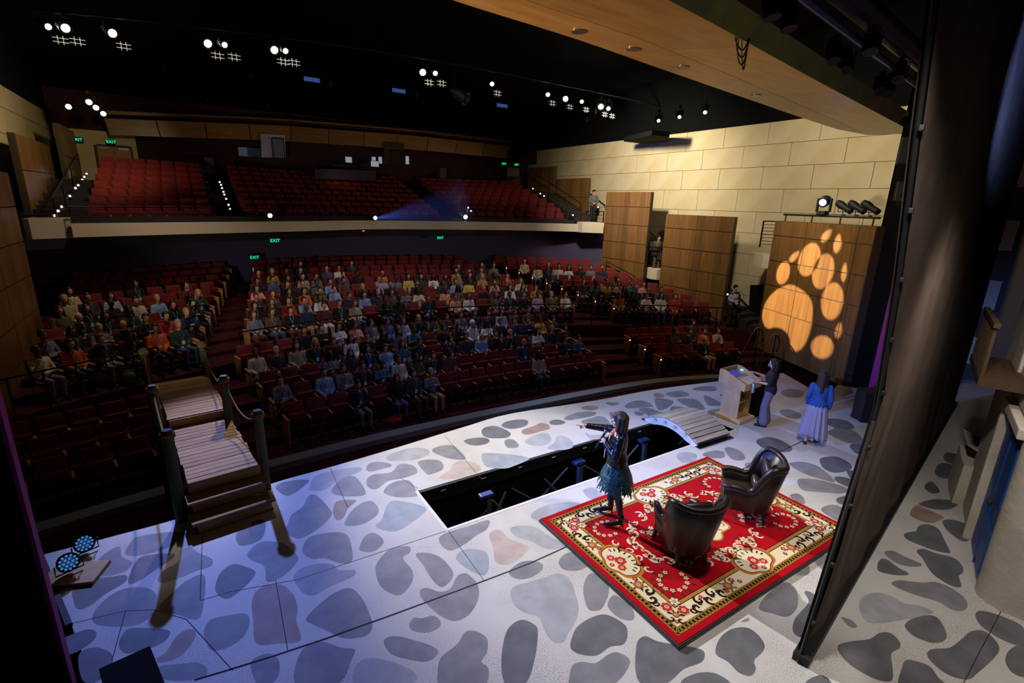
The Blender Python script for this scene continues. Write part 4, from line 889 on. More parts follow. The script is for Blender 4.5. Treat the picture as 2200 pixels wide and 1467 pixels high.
# wooden end panels on the aisles
b = MB().box((0,-.02,.36), (.05,.40,.62), None, .015).box((0,-.02,.68), (.07,.44,.045), None, .015)
ENDP = fin(b.mesh('end_panel'), 50); ENDP.materials.append(M['oak_arm']); emission('step_lamp', '#ffe9c8', 2.2)
LENS = MB().box((0,.205,.60), (.05,.012,.03)).mesh('lens'); LENS.materials.append(M['step_lamp'])
for kind, i in ROWS:
    for blk, xa, xb in blocks(kind, i):
        for side, x in (('left', xa-.02), ('right', xb+.02)):
            if blk == 'left' and side == 'left' or blk == 'right' and side == 'right': continue
            t = thing('row_end_panel', f'wooden end panel, {side} end of {blk} block, {rowname(kind, i)}', 'seat end', (x, rowY(kind, i, x), rowZ(kind, i)), rowDir(kind, i, x), 'wooden row end panels')
            obj('panel', ENDP, None, t)
            if blk == 'right': obj('lamp_lens', LENS, None, t)
NUM = 'zero one two three four five six seven eight nine ten eleven twelve thirteen fourteen fifteen'.split()
def rownum(s): return 'row '+NUM[s['i']+1 if s['kind'] == 'f' else s['i']+(6 if s['blk'] == 'centre' else 4)]
rowct = {}
for p in sorted(people, key=lambda p: p['slot']['x']):
    s = p['slot']; k = (s['kind'], s['i'], s['blk']); rowct[k] = rowct.get(k, 0)+1; p['ord'] = rowct[k]
for p in people:
    s = p['slot']; cn, ch = COL[p['col']]; hn, hh = HAIR[p['hair']]
    lab = f'{cn} {p["gar"]}, {hn}, {ORD[p["ord"]]} from left, {s["blk"]} block {rownum(s)}'
    t = thing('person', 'person in '+lab, 'person', (s['x'], s['y'], s['z']), s['rz']+random.uniform(-.14, .14), 'seated audience'); sc_ = random.uniform(.90, .97); t.scale = (sc_, sc_, sc_)
    meshes = POSE[random.choice(['lap', 'lap', 'lap', 'clap', 'chin'])]
    obj('body', meshes[0], None, t, color=lin(random.choice(SKIN if p['hair'] in 'kKx' else SKIN[:2]+SKIN[5:7])))
    obj(p['gar'], meshes[1], None, t, color=lin(ch)); obj('trousers', meshes[2], None, t, color=lin(COL[p['leg']][1])); obj('shoes', meshes[3], None, t, color=(.02,.02,.02,1))
    if hh: obj('headscarf' if p['hair'] == 'w' else 'hair', HM['scarf' if p['hair'] == 'w' else 'long' if p['hair'].isupper() else 'short'], None, t, color=lin(hh))
    if random.random() < .6:
        l = obj('lanyard', LAN, None, t, color=lin(random.choice(['#6f9fe0', '#5c7fd0', '#5fc0b0', '#7fa8e0']))); obj('badge', BAD, None, l)
print('people', len(people), 'slots', len(slots), 'orch', len(orch))
# ================================================================== STAGE PROPS
def multi(name, pieces):                        # several flat colours in one mesh
    V, F, I, mats = [], [], [], []
    for mb, m in pieces:
        if m not in mats: mats.append(m)
        b0 = len(V); V += mb.v; F += [tuple(b0+k for k in f) for f in mb.f]; I += [mats.index(m)]*len(mb.f)
    me = bpy.data.meshes.new(name); me.from_pydata(V, [], F); me.update()
    for m in mats: me.materials.append(M[m])
    me.polygons.foreach_set('material_index', I); return me
def disc(b, x, y, r, z, n=12, ry=None, a=0):
    c, s = math.cos(a), math.sin(a); ry = ry or r
    b.add([(x+c*r*math.cos(2*PI*k/n)-s*ry*math.sin(2*PI*k/n), y+s*r*math.cos(2*PI*k/n)+c*ry*math.sin(2*PI*k/n), z) for k in range(n)], [tuple(range(n))]); return b
def strip(b, pts, w, z):                         # flat ribbon, w = width list or number
    P = [Vector((p[0], p[1])) for p in pts]; N = len(P); ws = w if isinstance(w, list) else [w]*N; vs = []
    for i in range(N):
        t = (P[min(i+1, N-1)]-P[max(i-1, 0)]); t = t.normalized() if t.length > 1e-9 else Vector((1,0)); n = Vector((-t.y, t.x))*ws[i]/2
        vs += [(P[i].x-n.x, P[i].y-n.y, z), (P[i].x+n.x, P[i].y+n.y, z)]
    b.add(vs, [(2*i, 2*i+2, 2*i+3, 2*i+1) for i in range(N-1)]); return b
# ------------------------------------------------------------------ rug on its low grey platform
zt = .06
cs = [az(1163,1116,zt), az(1516,980,zt), az(1823,1131,zt), az(1475,1396,zt)]
RX0, RX1 = (cs[0].x+cs[3].x)/2, (cs[1].x+cs[2].x)/2; RY0, RY1 = (cs[2].y+cs[3].y)/2, (cs[0].y+cs[1].y)/2
LU, LV = RX1-RX0, RY1-RY0; print('rug', RX0, RX1, RY0, RY1)
mat('platform_grey', '#3a3b40', .5); t = thing('rug_platform', 'low dark grey platform carrying the red rug', 'platform', (RX0, RY0, 0))
obj('deck', MB().box((LU/2, LV/2, .026), (LU+.03, LV+.03, .048), bev=.006), 'platform_grey', t)
b = MB()
for (c, d) in (((LU/2, -.018, .016), (LU+.05, .012, .022)), ((-.018, LV/2, .016), (.012, LV+.05, .022)), ((LU/2, LV+.018, .016), (LU+.05, .012, .022)), ((LU+.018, LV/2, .016), (.012, LV+.05, .022))): b.box(c, d)
obj('edge_trim', b, 'platform_grey', t)
for n_, h_ in dict(rug_red='#a80f1c', rug_cream='#dccfae', rug_brown='#2c1710', rug_gold='#a8843c', rug_orange='#b9662c', rug_rose='#b8302c', rug_leaf='#3a3420').items(): mat(n_, h_, .95, bump=(220, .3), spec=.05)
rug = thing('oriental_rug', 'red oriental rug with cream floral border under the armchairs', 'rug', (RX0, RY0, .05))
obj('pile', MB().box((LU/2, LV/2, .005), (LU, LV, .01)), 'rug_red', rug)
Z0 = .0105
def ring(i0, i1, z):
    b = MB(); a = [(i0,i0),(LU-i0,i0),(LU-i0,LV-i0),(i0,LV-i0)]; c = [(i1,i1),(LU-i1,i1),(LU-i1,LV-i1),(i1,LV-i1)]
    for k in range(4): b.quad((*a[k],z), (*a[(k+1)%4],z), (*c[(k+1)%4],z), (*c[k],z))
    return b
E0, E1, E2, E3, E4 = .085, .093, .175, .375, .43    # red edge, gold line, chain band, cream border, bead band
obj('gold_line', ring(E0, E1, Z0), 'rug_gold', rug); obj('chain_band', ring(E1, E2-.012, Z0), 'rug_brown', rug); obj('gold_line', ring(E2-.012, E2, Z0), 'rug_gold', rug)
obj('cream_border', ring(E2, E3, Z0), 'rug_cream', rug); obj('bead_band', ring(E3, E3+.012, Z0), 'rug_brown', rug); obj('bead_band', ring(E3+.012, E4, Z0), 'rug_gold', rug)
b = MB(); m_ = (E1+E2-.012)/2; h_ = .03
def side_iter(inset, step):                       # points along the four sides with direction angle
    for (p, q, a) in (((inset,inset),(LU-inset,inset),0), ((LU-inset,inset),(LU-inset,LV-inset),PI/2), ((LU-inset,LV-inset),(inset,LV-inset),PI), ((inset,LV-inset),(inset,inset),-PI/2)):
        L = math.hypot(q[0]-p[0], q[1]-p[1]); n = int(L/step)
        for k in range(n): yield p[0]+(q[0]-p[0])*(k+.5)/n, p[1]+(q[1]-p[1])*(k+.5)/n, a
for x, y, a in side_iter(m_, .062):
    c, s = math.cos(a), math.sin(a); P = [(x+c*.042*math.cos(u)-s*h_*math.sin(u), y+s*.042*math.cos(u)+c*h_*math.sin(u)) for u in [2*PI*k/10 for k in range(11)]]
    strip(b, P, .011, Z0+.0006)
o = obj('chain_links', b, 'rug_gold', rug); o['kind'] = 'stuff'
b = MB()
for x, y, a in side_iter((E3+.012+E4)/2, .045): disc(b, x, y, .016, Z0+.0006, 4, .02, a+PI/4)
o = obj('bead_dashes', b, 'rug_orange', rug); o['kind'] = 'stuff'
obj('bead_band', ring(E4, E4+.012, Z0), 'rug_brown', rug)
def flower(petal, ctr, rim, R, n=7):
    p0, p1, p2 = MB(), MB(), MB()
    for k in range(n): a = 2*PI*k/n; disc(p0, R*.62*math.cos(a), R*.62*math.sin(a), R*.36, 0, 10); disc(p1, R*.62*math.cos(a), R*.62*math.sin(a), R*.28, .0005, 10)
    disc(p0, 0, 0, R*.6, 0, 12); disc(p1, 0, 0, R*.5, .0005, 12); disc(p2, 0, 0, R*.34, .0010, 12); q = MB(); disc(q, 0, 0, R*.2, .0014, 10); q2 = MB(); strip(q2, [(-R*.12,R*.1),(0,-R*.12),(R*.12,R*.1)], R*.06, .0018)
    return multi('flower', [(p0, rim), (p1, petal), (p2, ctr), (q, petal), (q2, rim)])
FR, FO, FC, FS_ = flower('rug_rose', 'rug_cream', 'rug_cream', .085), flower('rug_orange', 'rug_cream', 'rug_brown', .075), flower('rug_cream', 'rug_gold', 'rug_brown', .075, 6), flower('rug_cream', 'rug_rose', 'rug_brown', .048, 5)
FRD = flower('rug_rose', 'rug_cream', 'rug_brown', .05, 5)
def put(me, x, y, s=1, a=0, z=.003): o = obj('flower', me, None, rug, (x, y, Z0+z), a); o.scale = (s, s, 1); return o
LB, CB, SB_, GB = MB(), MB(), MB(), MB()            # leaves, brown scrolls, cream scrolls, gold scrolls
def leaf(b, x, y, a, L=.06, w=.018, z=.0022): disc(b, x+math.cos(a)*L/2, y+math.sin(a)*L/2, L/2, Z0+z, 8, w, a)
def spiral(x, y, r, a0, turn, sgn=1, n=18): return [(x+r*(1-.75*k/n)*math.cos(a0+sgn*turn*k/n), y+r*(1-.75*k/n)*math.sin(a0+sgn*turn*k/n)) for k in range(n+1)]
def scroll(b, x, y, r, a0, turn=4.2, sgn=1, w=.02, z=.0018):
    P = spiral(x, y, r, a0, turn, sgn); strip(b, P, [w*(.35+.9*math.sin(PI*min(1, (k+2)/20))) for k in range(len(P))], Z0+z)
    disc(b, P[-1][0], P[-1][1], w*.55, Z0+z+.0002, 8)
def mirror4(fn):                                    # fn(x, y, flipx, flipy) in one quarter
    for fx in (0, 1):
        for fy in (0, 1): fn(lambda x, y: ((LU-x) if fx else x, (LV-y) if fy else y), lambda a: (PI-a if fx else a) if not fy else (PI+a if fx else -a), (-1 if fx else 1)*(-1 if fy else 1))
def quarter(T, A, sg):
    m = (E2+E3)/2
    def S(b, x, y, r, a, turn=4.2, s=1, w=.02, z=.0018): q = T(x, y); scroll(b, q[0], q[1], r, A(a), turn, s*sg, w, z)
    def Lf(x, y, a, L=.06, w=.018): q = T(x, y); leaf(LB, q[0], q[1], A(a), L, w)
    def Fl(me, x, y, s=1): q = T(x, y); put(me, q[0], q[1], s, random.uniform(0, 6))
    # corner bouquet
    Fl(FR, .44, .30, .95); Fl(FR, .30, .44, .95); Fl(FC, .45, .45, 1.0); Fl(FO, .30, .30, .6); Fl(FRD, .225, .225, .6)
    for a in (.2, 1.3, -.6, 2.2): Lf(.30+.04*math.cos(a), .30+.04*math.sin(a), a, .07)
    S(CB, .21, .29, .05, 2.5, 4.5, 1); S(CB, .29, .21, .05, -1.0, 4.5, -1); S(CB, .24, .54, .05, 2.5, 4.5, 1); S(CB, .54, .24, .05, -1.0, 4.5, -1)
    # running scrolls along both borders
    for k, x in enumerate((.62, .74, .86, .98, 1.10)): S(CB, x, m+(.035 if k % 2 else -.035), .072, PI/2 if k % 2 else -PI/2, 4.9, 1 if k % 2 else -1, .032); Lf(x+.05, m, .6 if k % 2 else -.6, .06, .014)
    for k, y in enumerate((.62, .74)): S(CB, m+(.035 if k % 2 else -.035), y, .072, 0 if k % 2 else PI, 4.9, -1 if k % 2 else 1, .032); Lf(m, y+.05, PI/2+.6, .06, .014)
    Fl(FRD, .80, m+.06, .6); Fl(FO, 1.27, m, .95); Fl(FRD, 1.40, m+.04, .9); Fl(FRD, 1.18, m-.05, .7); Fl(FRD, 1.48, m-.03, .7); Fl(FO, m, .88, .95); Fl(FRD, m+.04, .98, .8)
    for a in (0, 1, 2.2, 3.3, 4.4, 5.4): Lf(1.27+.07*math.cos(a), m+.07*math.sin(a), a, .045, .012); Lf(m+.07*math.cos(a), .88+.07*math.sin(a), a, .045, .012)
    # wreath of small flowers inside the corner
    cx, cy = .72, .70
    for k in range(11): a = PI*1.25+(k-5)*.50; Fl(FS_, cx+.20*math.cos(a), cy+.16*math.sin(a), .85); Lf(cx+.25*math.cos(a), cy+.20*math.sin(a), a, .07, .016)
    # oval of pale scrolls in the field
    R0, R1 = LU/2-.78, LV/2-.66
    for k, th in enumerate((.12, .34, .56, .80, 1.05, 1.30, 1.50)):
        x, y = LU/2-R0*math.cos(th), LV/2-R1*math.sin(th)
        S(SB_, x, y, .10, th+PI*.4, 4.6, 1 if k % 2 else -1, .036); S(SB_, x+.06*math.cos(th), y-.06, .07, th+PI, 3.6, -1 if k % 2 else 1, .028); S(GB, x+.012, y+.012, .075, th+PI*.4, 4.0, 1 if k % 2 else -1, .010, .0024)
        x2, y2 = LU/2-R0*math.cos(th+.11), LV/2-R1*math.sin(th+.11); strip(SB_, [T(x+(x2-x)*u, y+(y2-y)*u+.03*math.sin(PI*u)) for u in (0,.25,.5,.75,1)], .02, Z0+.0018)
    # centre medallion quarter
    for k, th in enumerate((.2, .7, 1.2)):
        S(GB, LU/2-.42*math.cos(th), LV/2-.33*math.sin(th), .07, th, 4.2, 1, .02, .0026)
    Fl(FC, LU/2-.80, LV/2-.22, .95); Fl(FS_, LU/2-.88, LV/2-.30, 1); Fl(FS_, LU/2-.70, LV/2-.30, 1); Fl(FC, LU/2-.30, LV/2-.60, 1); Fl(FS_, LU/2-.42, LV/2-.62, 1); Fl(FS_, LU/2-.18, LV/2-.58, 1)
    for a in (0, 1, 2, 3, 4, 5.2): Lf(LU/2-.80+.09*math.cos(a), LV/2-.22+.09*math.sin(a), a, .07, .016); Lf(LU/2-.30+.09*math.cos(a), LV/2-.60+.09*math.sin(a), a, .07, .016)
random.seed(3); mirror4(quarter)
# cartouches at the middle of each side
for (cx, cy, a) in ((LU/2, E3+.02, PI/2), (LU/2, LV-E3-.02, -PI/2), (E3+.02, LV/2, 0), (LU-E3-.02, LV/2, PI)):
    c, s = math.cos(a), math.sin(a); T = lambda u, v: (cx+c*u-s*v, cy+s*u+c*v)
    for sc_, z_, mm in ((1.18, .0010, 'rug_gold'), (1.12, .0012, 'rug_orange'), (1.02, .0014, 'rug_brown'), (.98, .0016, 'rug_cream')):
        P = [T(.21*sc_*math.cos(u)*(1+.10*math.cos(6*u)), .30*sc_*math.sin(u)) for u in [2*PI*k/40 for k in range(40)]]; bb = MB(); bb.add([(p[0], p[1], Z0+z_) for p in P], [tuple(range(40))]); obj('cartouche', bb, mm, rug)
    for (u, v, me, s_) in ((.0,0,FR,1.1), (-.08,.11,FR,.8), (-.08,-.11,FR,.8), (-.16,0,FRD,.8)): q = T(u, v); put(me, q[0], q[1], s_, a)
    for k in range(-4, 5):
        th = k*.36; q = T(.13*math.cos(th), .20*math.sin(th)); leaf(LB, q[0], q[1], a+th, .07, .013, .0026)
    for sg in (1, -1):
        q = T(.17, sg*.16); scroll(CB, q[0], q[1], .075, a-sg*.3, 4.2, sg, .022, .0026); q = T(.26, sg*.07); scroll(SB_, q[0], q[1], .07, a+sg*2, 4.0, -sg, .022, .0026); q = T(.22, sg*.30); scroll(SB_, q[0], q[1], .075, a+sg*1.4, 4.2, sg, .024, .0026)
P = [(LU/2+.52*math.cos(u)*(1+.09*math.cos(8*u)), LV/2+.40*math.sin(u)*(1+.09*math.cos(8*u))) for u in [2*PI*k/64 for k in range(64)]]; bb = MB(); bb.add([(p[0], p[1], Z0+.0012) for p in P], [tuple(range(64))]); obj('medallion', bb, 'rug_gold', rug)
bb = MB(); bb.add([(LU/2+(p[0]-LU/2)*.93, LV/2+(p[1]-LV/2)*.93, Z0+.0016) for p in P], [tuple(range(64))]); obj('medallion', bb, 'rug_cream', rug); put(FR, LU/2, LV/2, 1.6); 
obj('leaves', LB, 'rug_leaf', rug)['kind'] = 'stuff'; obj('brown_scrolls', CB, 'rug_brown', rug)['kind'] = 'stuff'; obj('cream_scrolls', SB_, 'rug_cream', rug)['kind'] = 'stuff'; obj('gold_scrolls', GB, 'rug_orange', rug)['kind'] = 'stuff'
ZRUG = .05+.0145
# ------------------------------------------------------------------ leather armchairs
mat('leather', '#150d0a', .36, noise=(6, '#1e1410', .4, .7), bump=(60, .12), spec=.45); mat('leather_seat', '#2a1e1a', .36, bump=(40, .1), spec=.5); mat('nail', '#8a8070', .3, .9); mat('dark_leg', '#0d0806', .4)
def armchair(label, loc, fdir, pillow):
    t = thing('leather_armchair', label, 'armchair', loc, math.atan2(-fdir[0], fdir[1]), 'leather wing armchairs')
    half = [(.30,.36,.57),(.325,.26,.60),(.335,.12,.585),(.335,.0,.57),(.335,-.08,.64),(.335,-.14,.85),(.325,-.20,.985),(.305,-.27,1.02),(.25,-.345,1.005),(.17,-.395,.985),(.08,-.415,.975),(0,-.42,.97)]
    path = [(x, y, h) for x, y, h in half]+[(-x, y, h) for x, y, h in reversed(half[:-1])]
    path = smoothline([Vector(p) for p in path], 4)
    ctr = Vector((0, -.02, 0)); outer, rim, nails = [], [], []
    rings = []
    for p in path:
        n = Vector((p.x*.9, (p.y-.02)*(1.0 if p.y < 0 else .15), 0)); n = n.normalized() if n.length > 1e-6 else Vector((0,-1,0))
        fl = max(0, (p.z-.55))*.22                          # the back leans out as it rises
        top = Vector((p.x, p.y, p.z))+n*fl; base = Vector((p.x*.86, p.y*.84+.01, .20)); inn = top-n*.075; ib = Vector((p.x*.80, p.y*.78+.02, .36))-n*.04
        mid_o = base.lerp(top, .55)+n*.012; mid_i = ib.lerp(inn, .5)-n*.012
        rings.append([base, mid_o, top-Vector((0,0,.02)), top+Vector((0,0,.012))-n*.035, inn-Vector((0,0,.02)), mid_i, ib])
        rim.append(top-n*.036+Vector((0,0,.0))); nails.append(base.lerp(top, .93)+n*.007)
    obj('shell', MB().loft(rings), 'leather', t, smooth=60)
    obj('rolled_rim', MB().tube(rim, .046, 10), 'leather', t, smooth='all')
    b = MB()
    for p in resample(nails, 90): b.ell(p, (.0075,.0075,.0075), 6, 4)
    obj('nailhead_trim', b, 'nail', t)['kind'] = 'stuff'
    obj('apron', MB().box((0, .31, .285), (.56,.07,.19), None, .03), 'leather', t, smooth=60)
    obj('seat_base', MB().box((0, 0, .27), (.52,.60,.14), None, .02), 'leather', t)
    obj('seat_cushion', MB().box((0, .06, .395), (.50,.56,.13), None, .045), 'leather_seat', t, smooth=60)
    Mx = Matrix.Rotation(math.radians(-12), 3, 'X'); obj('back_cushion', MB().box((0, -.275, .70), (.44,.11,.50), Mx, .05), 'leather_seat', t, smooth=60)
    if pillow: obj('lumbar_pillow', MB().ell((0, -.13, .56), (.19,.075,.14), 18, 12, Matrix.Rotation(math.radians(-20), 3, 'X')), 'leather_seat', t, smooth='all')
    for x, y in ((.25,.30), (-.25,.30), (.19,-.26), (-.19,-.26)): obj('leg', MB().loft([[Vector((x*k+i*w, y*k+j*w, z)) for i, j in ((-1,-1),(1,-1),(1,1),(-1,1))] for z, w, k in ((0,.016,1.10),(.22,.028,.98))]), 'dark_leg', t)
    return t
c1 = armchair('dark leather wing armchair seen from behind in front of the other', (5.36, 3.74, ZRUG), (.40,.92), False)
c2 = armchair('dark leather wing armchair with lumbar pillow turned to the side', (6.98, 3.86, ZRUG), (-.63,.78), True)
o = obj('folded_paper', MB().box((0,0,0), (.16,.02,.004)), 'paper', None, (6.85, 3.98, ZRUG+.463), 1.2); tag(o, 'thin white paper strip lying on the armchair with the pillow', 'paper')
o = obj('folded_programme', MB().box((0,0,0), (.10,.02,.16), None, .005), 'black', None, (5.49, 3.98, ZRUG+.545), .4); tag(o, 'small dark folder propped on the nearer armchair seat', 'folder')
# ------------------------------------------------------------------ wooden dock bridge with posts and rope
bx0 = Vector((.10, 7.70, 0)); brz = .119; t = thing('dock_bridge', 'wooden dock bridge with rope posts from stage to audience', 'bridge', bx0, brz); loc = lambda p: (Matrix.Rotation(-brz, 3, 'Z') @ (Vector(p)-bx0))
random.seed(7)
obj('base_board', MB().box((0,.34,.012), (1.04,.72,.024)), 'black', t)
for z, y in ((.17,.10), (.35,.38)):
    obj('tread', MB().box((0, y, z), (1.12,.30,.045), None, .006), 'deck_pine', t); obj('riser', MB().box((0, y-.11, z-.09), (1.0,.03,.135)), 'deck_pine', t)
obj('riser', MB().box((0,.53,.455), (1.0,.03,.15)), 'deck_pine', t)
for s in (-1, 1): obj('stringer', MB().box((s*.47,.30,.085), (.04,.56,.12)), 'deck_pine', t); obj('stringer', MB().box((s*.47,.45,.24), (.04,.28,.18)), 'deck_pine', t); obj('side_beam', MB().box((s*.46,1.72,.44), (.05,2.4,.16)), 'deck_pine', t); obj('side_beam', MB().box((s*.46,4.12,.60), (.05,2.4,.16)), 'deck_pine', t)
for k in range(17):
    obj('plank', MB().box((random.uniform(-.012,.012), .57+k*.1385, .545+random.uniform(-.003,.003)), (.98+random.uniform(-.02,.02), .128, .04), None, .005), 'deck_pine', t)
for k in range(17): obj('plank', MB().box((random.uniform(-.012,.012), 2.95+k*.1385, .705+random.uniform(-.003,.003)), (.98+random.uniform(-.02,.02), .128, .04), None, .005), 'deck_pine', t)
obj('riser', MB().box((0,2.87,.63), (.96,.035,.15)), 'deck_pine', t)
tops = {}
mat('rope', '#8a6f47', .9, bump=(80, .5), spec=.1)
for nm, (x, y, zb_, ztp) in dict(FL=(-.60,8.12,0,1.49), FR=(.60,8.46,0,1.42), ML=(-.88,10.5,-1,1.43), MR=(.24,10.5,-1,1.43), LL=(-1.14,13.1,-.7,1.47), LR=(-.04,13.2,-.7,1.46)).items():
    p = loc((x, y, 0)); tops[nm] = Vector((p.x, p.y, ztp-.09))
    po = obj('post', MB().lathe([(.078,zb_),(.075,ztp-.02),(.06,ztp),(.0,ztp+.004)], 16, None, (p.x, p.y, 0)), 'post_green', t, smooth=True)
    for k in range(3): obj('rope_wrap', MB().tube([(p.x+.086*math.cos(u), p.y+.086*math.sin(u), ztp-.06-.026*k) for u in [2*PI*q/18 for q in range(18)]], .014, 6, closed=True), 'rope', po, smooth='all')
for a, c in (('FL','ML'), ('ML','LL'), ('FR','MR'), ('MR','LR')):
    A_, C_ = tops[a], tops[c]; P = [A_.lerp(C_, u)+Vector((0,0,-.34*4*u*(1-u))) for u in [k/14 for k in range(15)]]; obj('rope', MB().tube(P, .016, 7), 'rope', t, smooth='all')
# ------------------------------------------------------------------ small arched footbridge over the trap
t = thing('arched_footbridge', 'small white arched slat footbridge across the trap', 'bridge', (8.92, 6.53, 0), -.03)
arc = lambda u: (-.74+1.48*u, .03+.29*math.sin(PI*(.06+.88*u))-.03)
for k in range(13):
    y, z = arc((k+.5)/13); y2, z2 = arc((k+.6)/13); Mx = Matrix.Rotation(math.atan2(z2-z, y2-y), 3, 'X'); obj('slat', MB().box((0, y, z+.02), (1.06,.108,.028), Mx, .004), 'pale_slat', t)
for s in (-1, 1):
    up = [arc(k/16) for k in range(17)]; vs = []; fs = []
    for q in (0, 1):
        for (y, z) in up: vs += [(s*.50+q*.04*s, y, z), (s*.50+q*.04*s, y, max(.0, z-.17) if z-.17 < .0 else z-.17)]
    n = 34
    for k in range(16): fs += [(2*k,2*k+2,2*k+3,2*k+1), (n+2*k,n+2*k+2,n+2*k+3,n+2*k+1), (2*k+1,2*k+3,n+2*k+3,n+2*k+1)]
    obj('side_board', MB().add(vs, fs), 'white_paint', t)
obj('foot_plate', MB().box((0,-.77,.008), (1.1,.12,.014)), 'blackmetal', t); obj('foot_plate', MB().box((0,.77,.008), (1.1,.12,.014)), 'blackmetal', t)
for k in range(4): obj('bracket', MB().box((-.555,-.42+k*.28,.17+.05*(1 if k in (1,2) else 0)), (.02,.06,.05)), 'pale_slat', t)
# ------------------------------------------------------------------ lectern, its papers and devices
t = thing('lectern', 'pale maple lectern with open back standing by the trap', 'lectern', (10.45, 6.36, 0), .05)
obj('base_plate', MB().box((0,0,.045), (.66,.64,.09), None, .015), 'maple', t)
for s in (-1, 1):
    sp_ = obj('side_panel', MB().box((s*.235,.03,.50), (.025,.44,.84)), 'maple', t)
    obj('raised_field', MB().box((s*.250,.03,.52), (.008,.32,.70), None, .003), 'maple', sp_)
obj('front_panel', MB().box((0,.24,.50), (.47,.022,.84)), 'maple', t)
for z in (.12, .48, .80): obj('shelf', MB().box((0,.02,z), (.445,.42,.022)), 'maple', t)
prof = [(-.32,.82),(.34,.86),(.34,1.18),(.20,1.19),(-.32,.99)]
for s in (-1, 1): o = obj('cheek', MB().add([(s*.335+q*.022*-s, y, z) for q in (0,1) for y, z in prof], [(0,1,2,3,4),(5,6,7,8,9)]+[(k,(k+1)%5,5+(k+1)%5,5+k) for k in range(5)]), 'maple', t)
obj('top_front', MB().box((0,.33,1.02), (.65,.022,.32)), 'maple', t); obj('top_back', MB().box((0,-.31,.90), (.65,.022,.16)), 'maple', t); obj('bottom_board', MB().box((0,.01,.85), (.65,.64,.022), Matrix.Rotation(.06, 3, 'X')), 'maple', t)
obj('reading_board', MB().box((0,-.02,.99), (.63,.62,.02), Matrix.Rotation(.34, 3, 'X')), 'maple', t)
lect = Matrix.Translation((10.45,6.36,0)) @ Matrix.Rotation(.05, 4, 'Z'); tilt = Matrix.Rotation(.34, 3, 'X')
def onboard(name, label, cat, u, v, d, m, lift=.018, rot=0):
    p = lect @ (Vector((0,-.02,.99))+tilt @ Vector((u, v, lift))); o = obj(name, MB().box((0,0,0), d), m); o.matrix_world = Matrix.Translation(p) @ Matrix.Rotation(.05, 4, 'Z') @ tilt.to_4x4() @ Matrix.Rotation(rot, 4, 'Z'); return tag(o, label, cat)
onboard('paper_sheet', 'white script sheet at the left on the lectern', 'paper', .0, -.08, (.21,.29,.003), 'paper', .014, .1); onboard('paper_sheet', 'white script sheet at the right on the lectern', 'paper', .19, -.14, (.21,.29,.003), 'paper', .016, -.05); onboard('paper_sheet', 'white card tucked at the lectern lower edge', 'paper', .05, -.24, (.14,.08,.003), 'paper', .020, .2)
mat('panel_screen', '#11131c', .3, emit=('#3a3fd0', .5)); onboard('touch_panel', 'dark control panel glowing violet on the lectern', 'screen', -.05, .18, (.34,.20,.02), 'panel_screen', .025)
mat('phone_glow', '#20304a', .3, emit=('#7fb0ff', 2.0)); o = onboard('phone', 'small bright blue lit phone on the lectern edge', 'phone', .28, .20, (.10,.06,.01), 'phone_glow', .05)
t = thing('gooseneck_mic', 'thin black gooseneck microphone on the lectern', 'microphone', lect @ Vector((.12,.22,1.10))); obj('stem', MB().tube(smoothline([(0,0,0),(.02,-.02,.14),(.06,-.10,.22)], 5), .006, 6), 'black', t, smooth='all'); obj('capsule', MB().cap((.06,-.10,.22), .012, (.075,-.13,.235), .012), 'black', t, smooth='all')
# black side table with clutter
t = thing('draped_table', 'small black draped table beside the lectern', 'table', (11.12, 6.42, 0), .1)
obj('cloth', MB().loft([[Vector((x*w*(1+.03*math.sin(9*k)), y*w2, z)) for k, (x, y) in enumerate(((-1,-1),(-.3,-1.03),(.3,-.98),(1,-1),(1.02,0),(1,1),(.3,1.02),(-.3,.98),(-1,1),(-1.02,0)))] for z, w, w2 in ((.01,.32,.29),(.4,.30,.27),(.73,.28,.25),(.75,.27,.24))]), 'black_matt', t); obj('top', MB().box((0,0,.755), (.56,.5,.02)), 'black', t)
random.seed(5)
for k, (n_, lab, c_, d) in enumerate([('snack_box', 'small orange box among things on the draped table', '#b5541f', (.10,.08,.06)), ('snack_box', 'small brown tin among things on the draped table', '#6b4a34', (.08,.08,.09)), ('folded_card', 'white card lying on the draped table edge', '#e6e4e0', (.14,.10,.004)), ('cup', 'small white cup on the draped table', '#dcd8d2', (.06,.06,.09)), ('pouch', 'dark grey pouch on the draped table', '#3a3d44', (.16,.10,.06))]):
    mat(f'clutter{k}', c_, .5); o = obj(n_, MB().box((0,0,d[2]/2), d, None, min(d)*.25), f'clutter{k}', None, (11.0+.13*(k % 3)-.05, 6.25+.18*(k//3), .766), k*.5); tag(o, lab, n_.split('_')[-1])
# ------------------------------------------------------------------ floor loudspeaker
mat('grille', '#15171c', .5, noise=(120, '#050506', .45, .55)); t = thing('floor_loudspeaker', 'black floor loudspeaker at the right edge of the stage', 'loudspeaker', (13.22, 4.72, 0), .9)
obj('cabinet', MB().loft([[Vector((x, y, z)) for x, y in ((-.26,-.24),(.26,-.24),(.20,.24),(-.20,.24))] for z in (0.0, .74)]), 'black', t); fr_ = obj('grille', MB().box((0,-.247,.37), (.46,.014,.68), None, .006), 'grille', t)
obj('woofer_ring', MB().tube([(.17*math.cos(u), -.258, .26+.17*math.sin(u)) for u in [2*PI*k/24 for k in range(24)]], .012, 6, closed=True), 'black', fr_, smooth='all'); obj('horn_mouth', MB().box((0,-.257,.57), (.30,.008,.12), None, .003), 'black', fr_); obj('badge_plate', MB().box((.0,-.258,.66), (.05,.006,.02)), 'steel', fr_)
